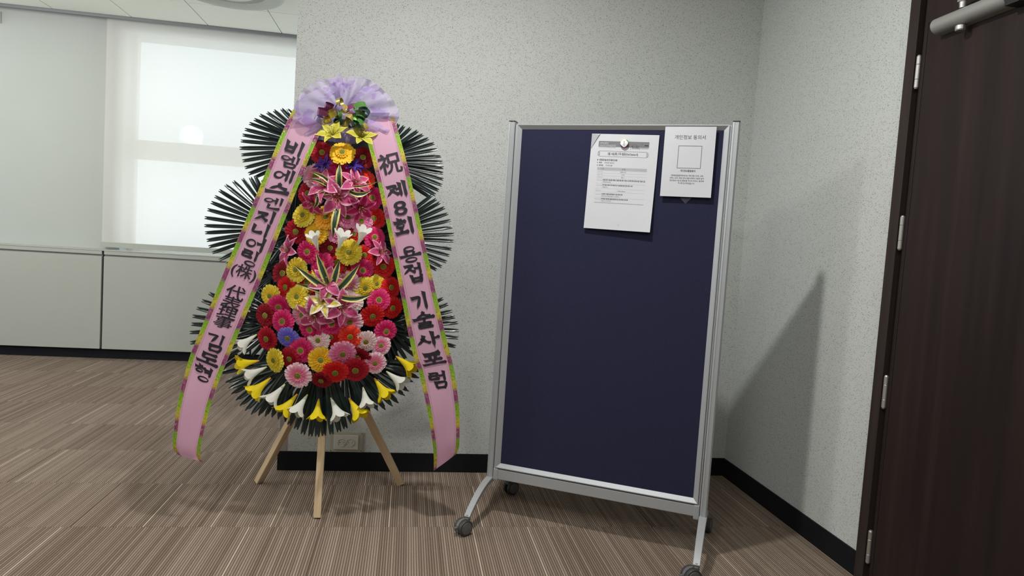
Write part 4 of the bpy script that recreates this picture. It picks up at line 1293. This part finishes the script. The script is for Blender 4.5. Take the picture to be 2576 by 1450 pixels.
# ------------------------------------------------------------------ ribbon banners
# brush-written syllables: every stroke is a swept brush with a slanted head and a drawn-out tail
JA = {'ㄱ': [[(.1, .14), (.85, .12), (.80, .5), (.55, 1)]], 'ㄴ': [[(.18, .0), (.2, .8), (.98, .74)]], 'ㄷ': [[(.1, .1), (.92, .08)], [(.16, .1), (.18, .86), (.98, .82)]],
      'ㄹ': [[(.12, .1), (.85, .08), (.82, .46)], [(.15, .48), (.84, .46)], [(.15, .48), (.17, .92), (.98, .88)]], 'ㅁ': [[(.12, .05), (.18, .95)], [(.15, .12), (.88, .10), (.82, .95)], [(.18, .88), (.82, .86)]],
      'ㅂ': [[(.12, .0), (.18, .95)], [(.86, .0), (.82, .95)], [(.17, .46), (.83, .44)], [(.18, .9), (.82, .88)]], 'ㅅ': [[(.58, .0), (.42, .5), (.02, .95)], [(.46, .38), (.70, .68), (1, .90)]],
      'ㅇ': None, 'ㅈ': [[(.1, .1), (.88, .08), (.48, .52), (.02, .96)], [(.5, .46), (.72, .72), (1, .92)]], 'ㅍ': [[(.05, .12), (.95, .08)], [(.32, .12), (.36, .88)], [(.70, .12), (.64, .88)], [(.0, .92), (1, .86)]],
      'ㅎ': [[(.36, -.06), (.64, .06)], [(.04, .28), (.96, .24)], None]}
VO = {'ㅣ': [[(.5, 0), (.52, 1)]], 'ㅏ': [[(.35, 0), (.37, 1)], [(.37, .48), (1, .42)]], 'ㅓ': [[(.0, .45), (.6, .42)], [(.65, 0), (.67, 1)]], 'ㅕ': [[(.0, .34), (.6, .31)], [(.0, .58), (.6, .55)], [(.65, 0), (.67, 1)]],
      'ㅔ': [[(-.25, .45), (.2, .42)], [(.28, .08), (.30, .92)], [(.85, 0), (.87, 1)]], 'ㅗ': [[(.5, .0), (.5, .72)], [(.08, .82), (.93, .72)]], 'ㅛ': [[(.34, .05), (.36, .72)], [(.66, .0), (.64, .72)], [(.08, .84), (.93, .72)]],
      'ㅜ': [[(.08, .24), (.93, .12)], [(.52, .2), (.50, 1.1)]], 'ㅡ': [[(.06, .55), (.94, .42)]]}
CHO = 'ㄱㄲㄴㄷㄸㄹㅁㅂㅃㅅㅆㅇㅈㅉㅊㅋㅌㅍㅎ'; JUNG = 'ㅏㅐㅑㅒㅓㅔㅕㅖㅗㅘㅙㅚㅛㅜㅝㅞㅟㅠㅡㅢㅣ'
JONG = ' ㄱㄲㄳㄴㄵㄶㄷㄹㄺㄻㄼㄽㄾㄿㅀㅁㅂㅄㅅㅆㅇㅈㅊㅋㅌㅍㅎ'
def brush(ch, w, h):
    i = ord(ch) - 0xAC00
    c, v, f = CHO[i // 588], JUNG[i % 588 // 28], JONG[i % 28]
    S = []                                  # (strokes, box)
    vert = v in 'ㅏㅓㅕㅔㅣ'
    if v == 'ㅚ': S = [(JA[c], (.02, .06, .62, .58)), (VO['ㅗ'], (-.02, .58, .70, .98)), (VO['ㅣ'], (.70, 0, 1.02, 1.04))]
    elif vert and f == ' ': S = [(JA[c], (.0, .14, .56, .86)), (VO[v], (.58, -.04, 1.0, 1.04))]
    elif vert: S = [(JA[c], (.02, .0, .56, .46)), (VO[v], (.56, -.04, .98, .58)), (JA[f], (.26, .62, .94, 1.02))]
    elif f == ' ': S = [(JA[c], (.16, .0, .84, .52)), (VO[v], (-.04, .50, 1.04, 1.0))]
    else: S = [(JA[c], (.20, -.02, .80, .34)), (VO[v], (-.04, .34, 1.04, .62)), (JA[f], (.18, .66, .84, 1.02))]
    V, Fa = [], []
    T = .150 * (w * h) ** .5 * (.80 if f != ' ' else 1.0)
    def ring(cx, cy, rx, ry):
        b = len(V); n = 24
        for k in range(n):
            a = 2 * PI * k / n; t = T * (.40 + .12 * math.cos(a - 2.4))
            V.append((cx + (rx + t) * math.cos(a), cy + (ry + t) * math.sin(a))); V.append((cx + (rx - t) * math.cos(a), cy + (ry - t) * math.sin(a)))
        for k in range(n):
            j = (k + 1) % n; Fa.append((b + 2 * k, b + 2 * j, b + 2 * j + 1, b + 2 * k + 1))
    for strokes, (x0, y0, x1, y1) in S:
        P = lambda q: ((x0 + (x1 - x0) * q[0] - .5) * w, (y0 + (y1 - y0) * q[1] - .5) * h)
        bw, bh = (x1 - x0) * w, (y1 - y0) * h
        if strokes is None: strokes = [None]; big = True
        else: big = False
        for st in strokes:
            if st is None:
                if big: cx, cy = P((.5, .52)); ring(cx, cy, bw * .36, bh * .36)
                else: cx, cy = P((.5, .74)); ring(cx, cy, bw * .28, bh * .22)
                continue
            pts = [P(q) for q in st]
            # Catmull-Rom through the points
            ps = []
            n = len(pts)
            for k in range(n - 1):
                p0, p1, p2, p3 = pts[max(0, k - 1)], pts[k], pts[k + 1], pts[min(n - 1, k + 2)]
                sharp = .35
                for m in range(6):
                    f_ = m / 6
                    ps.append(tuple(p1[e] * (2 * f_ ** 3 - 3 * f_ ** 2 + 1) + p2[e] * (3 * f_ ** 2 - 2 * f_ ** 3) + sharp * ((p2[e] - p0[e]) * (f_ ** 3 - 2 * f_ ** 2 + f_) + (p3[e] - p1[e]) * (f_ ** 3 - f_ ** 2)) for e in (0, 1)))
            ps.append(pts[-1])
            L_, Rr = [], []
            m_ = len(ps) - 1
            for k, p_ in enumerate(ps):
                a_, c_ = ps[max(0, k - 1)], ps[min(m_, k + 1)]
                dx, dy = c_[0] - a_[0], c_[1] - a_[1]; d_ = math.hypot(dx, dy) or 1; dx /= d_; dy /= d_
                t = k / m_
                vertical = abs(dy) > abs(dx)
                wd = T * (.62 + .10 * math.cos(t * 6.28)) * (1.12 if vertical else .95)
                if t > .72: wd *= (1 - .75 * ((t - .72) / .28) ** 1.5) if (vertical or dx < 0) else (1 + .25 * (t - .72) / .28)
                L_.append((p_[0] + dy * wd, p_[1] - dx * wd)); Rr.append((p_[0] - dy * wd, p_[1] + dx * wd))
            d0 = (ps[1][0] - ps[0][0], ps[1][1] - ps[0][1]); dl_ = math.hypot(*d0) or 1; d0 = (d0[0] / dl_, d0[1] / dl_)
            vert0 = abs(d0[1]) > abs(d0[0])
            # slanted head: the upper left corner of the brush lands first
            head = (ps[0][0] - T * .95, ps[0][1] - T * .70) if vert0 else (ps[0][0] - T * .55, ps[0][1] - T * 1.0)
            b = len(V); V.append(head)
            for l_, r_ in zip(L_, Rr): V.append(l_); V.append(r_)
            Fa.append((b, b + 1, b + 2))
            for k in range(m_): Fa.append((b + 1 + 2 * k, b + 3 + 2 * k, b + 4 + 2 * k, b + 2 + 2 * k))
            d1 = (ps[-1][0] - ps[-2][0], ps[-1][1] - ps[-2][1]); dl_ = math.hypot(*d1) or 1; d1 = (d1[0] / dl_, d1[1] / dl_)
            k_ = .55
            V.append((ps[-1][0] + d1[0] * T * k_ + (0 if abs(d1[1]) > abs(d1[0]) else 0), ps[-1][1] + d1[1] * T * k_))
            Fa.append((b + 2 * m_ + 1, len(V) - 1, b + 2 * m_ + 2))
    return V, Fa

class Ribbon:
    def __init__(s, rows):
        """rows: left px, right px, depth of left and right edge"""
        s.P = [(at(a, b, yl), at(c, d, yr)) for a, b, c, d, yl, yr in rows]
        s.len = [0.0]
        for p_, q in zip(s.P, s.P[1:]):
            s.len.append(s.len[-1] + ((p_[0] + p_[1]) / 2 - (q[0] + q[1]) / 2).length)
        s.total = s.len[-1]
    def edge(s, t):
        t = max(0, min(s.total - 1e-6, t))
        i = max(k for k in range(len(s.len) - 1) if s.len[k] <= t)
        f = (t - s.len[i]) / (s.len[i + 1] - s.len[i])
        def cr(a, b, c, d): return b * 1.0 + (c - a) * .5 * f + (a - b * 2.5 + c * 2 - d * .5) * f * f + (-a * .5 + b * 1.5 - c * 1.5 + d * .5) * f ** 3
        ix = lambda k: max(0, min(len(s.P) - 1, k))
        return tuple(cr(s.P[ix(i - 1)][e], s.P[i][e], s.P[ix(i + 1)][e], s.P[ix(i + 2)][e]) for e in (0, 1))
    def pt(s, u, t, off=0.0):
        a, b = s.edge(t)
        p_ = a.lerp(b, u)
        if off:
            a2, b2 = s.edge(min(s.total, t + .01)); a1, b1 = s.edge(max(0, t - .01))
            n_ = (b - a).cross((a2 + b2) - (a1 + b1)).normalized()
            if n_.y > 0: n_ = -n_
            p_ = p_ + n_ * off
        return p_
    def strip(s, name, u0, u1, ku, mat, root, off=0.0, bow=0.0):
        N = 110; vs_, fs_, uv_ = [], [], []
        for i in range(N + 1):
            t = s.total * i / N
            for k in range(ku + 1):
                u = u0 + (u1 - u0) * k / ku
                vs_.append(s.pt(u, t, off + .0012 * math.sin(t * 21 + u * 4)) - root.location)
                uv_.append(((u if name == 'band' else k / ku), t))
        for i in range(N):
            for k in range(ku):
                q = i * (ku + 1) + k; fs_.append((q, q + 1, q + ku + 2, q + ku + 1))
        return put(name, mesh(name, vs_, fs_, uv_), mat, root, smooth=True)
    def find(s, py):
        best = min((abs(proj((s.pt(.5, s.total * i / 400)))[1] - py), s.total * i / 400) for i in range(401))
        return best[1]
def proj(p_):
    v = p_ - CAM; z = v.dot(FWD)
    return (1288 + F_PX * v.dot(RIGHT) / z, 725 + F_PX * v.dot(DOWN) / z)

def ribbon(rows, chars, label):
    rb = Ribbon(rows)
    base = rb.pt(.5, rb.total)
    root = empty('ribbon_banner', base, label, 'ribbon')
    rb.strip('band', .125, .875, 8, M['satin'], root)
    rb.strip('foil_border', 0, .128, 3, M['foil'], root, .0012)
    rb.strip('foil_border', .872, 1, 3, M['foil'], root, .0012)
    for ch, py, hpx, wpx, u in chars:
        t0 = rb.find(py)
        a, b = rb.edge(t0); wid = (b - a).length; sc = a.y / F_PX
        if '가' <= ch <= '힣': vs_, fs_ = brush(ch, wpx * 1.02, hpx * .78)
        else:
            tv, fs_ = text_mesh(ch, OFFS)
            x0, x1 = min(v.x for v in tv), max(v.x for v in tv); z0, z1 = min(v.y for v in tv), max(v.y for v in tv)
            vs_ = [((v.x - (x0 + x1) / 2) * wpx / (x1 - x0), ((z0 + z1) / 2 - v.y) * hpx / (z1 - z0)) for v in tv]
        V = [rb.pt(u + x * sc / wid, t0 + y * sc, .0026) - root.location for x, y in vs_]
        put('character', mesh('character', V, fs_), M['letter'], root)
    return root
OFFS = .014
y1_, y2_ = YL - .115, YL - .12
LROWS = [(737, 276, 814, 316, y1_ + .03, y1_ + .01), (694, 370, 779, 398, y1_ + .01, y1_ - .01), (646, 489, 736, 505, y1_, y1_ - .01), (576, 655, 664, 688, y1_, y1_ - .01), (502, 837, 591, 862, y1_, y1_ - .01),
         (474, 908, 557, 945, y1_, y1_ - .01), (450, 1001, 530, 1020, y1_, y1_ - .012), (437, 1087, 510, 1103, y1_ + .01, y1_ - .005), (435, 1124, 504, 1146, y1_ + .02, y1_ + .01), (447, 1144, 511, 1163, y1_ + .045, y1_ + .035)]
LCH = [('비', 374, 38, 47, .52), ('엠', 408, 39, 46, .5), ('에', 441, 37, 46, .5), ('스', 476, 34, 54, .5), ('엔', 512, 39, 46, .5), ('지', 546, 36, 48, .5), ('니', 580, 36, 44, .5), ('어', 614, 38, 46, .5), ('링', 651, 44, 46, .5),
       ('(株)', 687, 36, 60, .5), ('代', 737, 33, 46, .5), ('表', 763, 31, 46, .5), ('理', 787, 29, 46, .5), ('事', 812, 30, 44, .5), ('김', 864, 44, 48, .5), ('도', 903, 40, 54, .5), ('형', 940, 44, 48, .5)]
ribbon(LROWS, LCH, 'pink ribbon banner with black lettering hanging left of the flowers')
RROWS = [(912, 312, 990, 288, y2_, y2_ + .02), (949, 455, 1030, 437, y2_ - .01, y2_ + .0), (990, 649, 1073, 632, y2_ - .01, y2_), (1035, 877, 1124, 858, y2_ - .01, y2_), (1054, 938, 1141, 925, y2_ - .01, y2_),
         (1075, 1034, 1155, 1028, y2_ - .01, y2_), (1087, 1106, 1156, 1100, y2_, y2_ + .01), (1091, 1150, 1153, 1130, y2_ + .015, y2_ + .025), (1091, 1185, 1146, 1144, y2_ + .035, y2_ + .045)]
RCH = [('祝', 411, 44, 56, .5), ('제', 478, 47, 47, .5), ('8', 524, 36, 33, .5), ('회', 570, 47, 48, .5), ('용', 642, 50, 54, .5), ('접', 687, 52, 48, .5), ('기', 758, 45, 44, .5), ('술', 806, 50, 56, .5), ('사', 854, 50, 54, .5),
       ('포', 906, 50, 60, .5), ('럼', 956, 52, 47, .5)]
ribbon(RROWS, RCH, 'pink ribbon banner with black lettering hanging right of the flowers')

bpy.data.scenes.remove(TS)
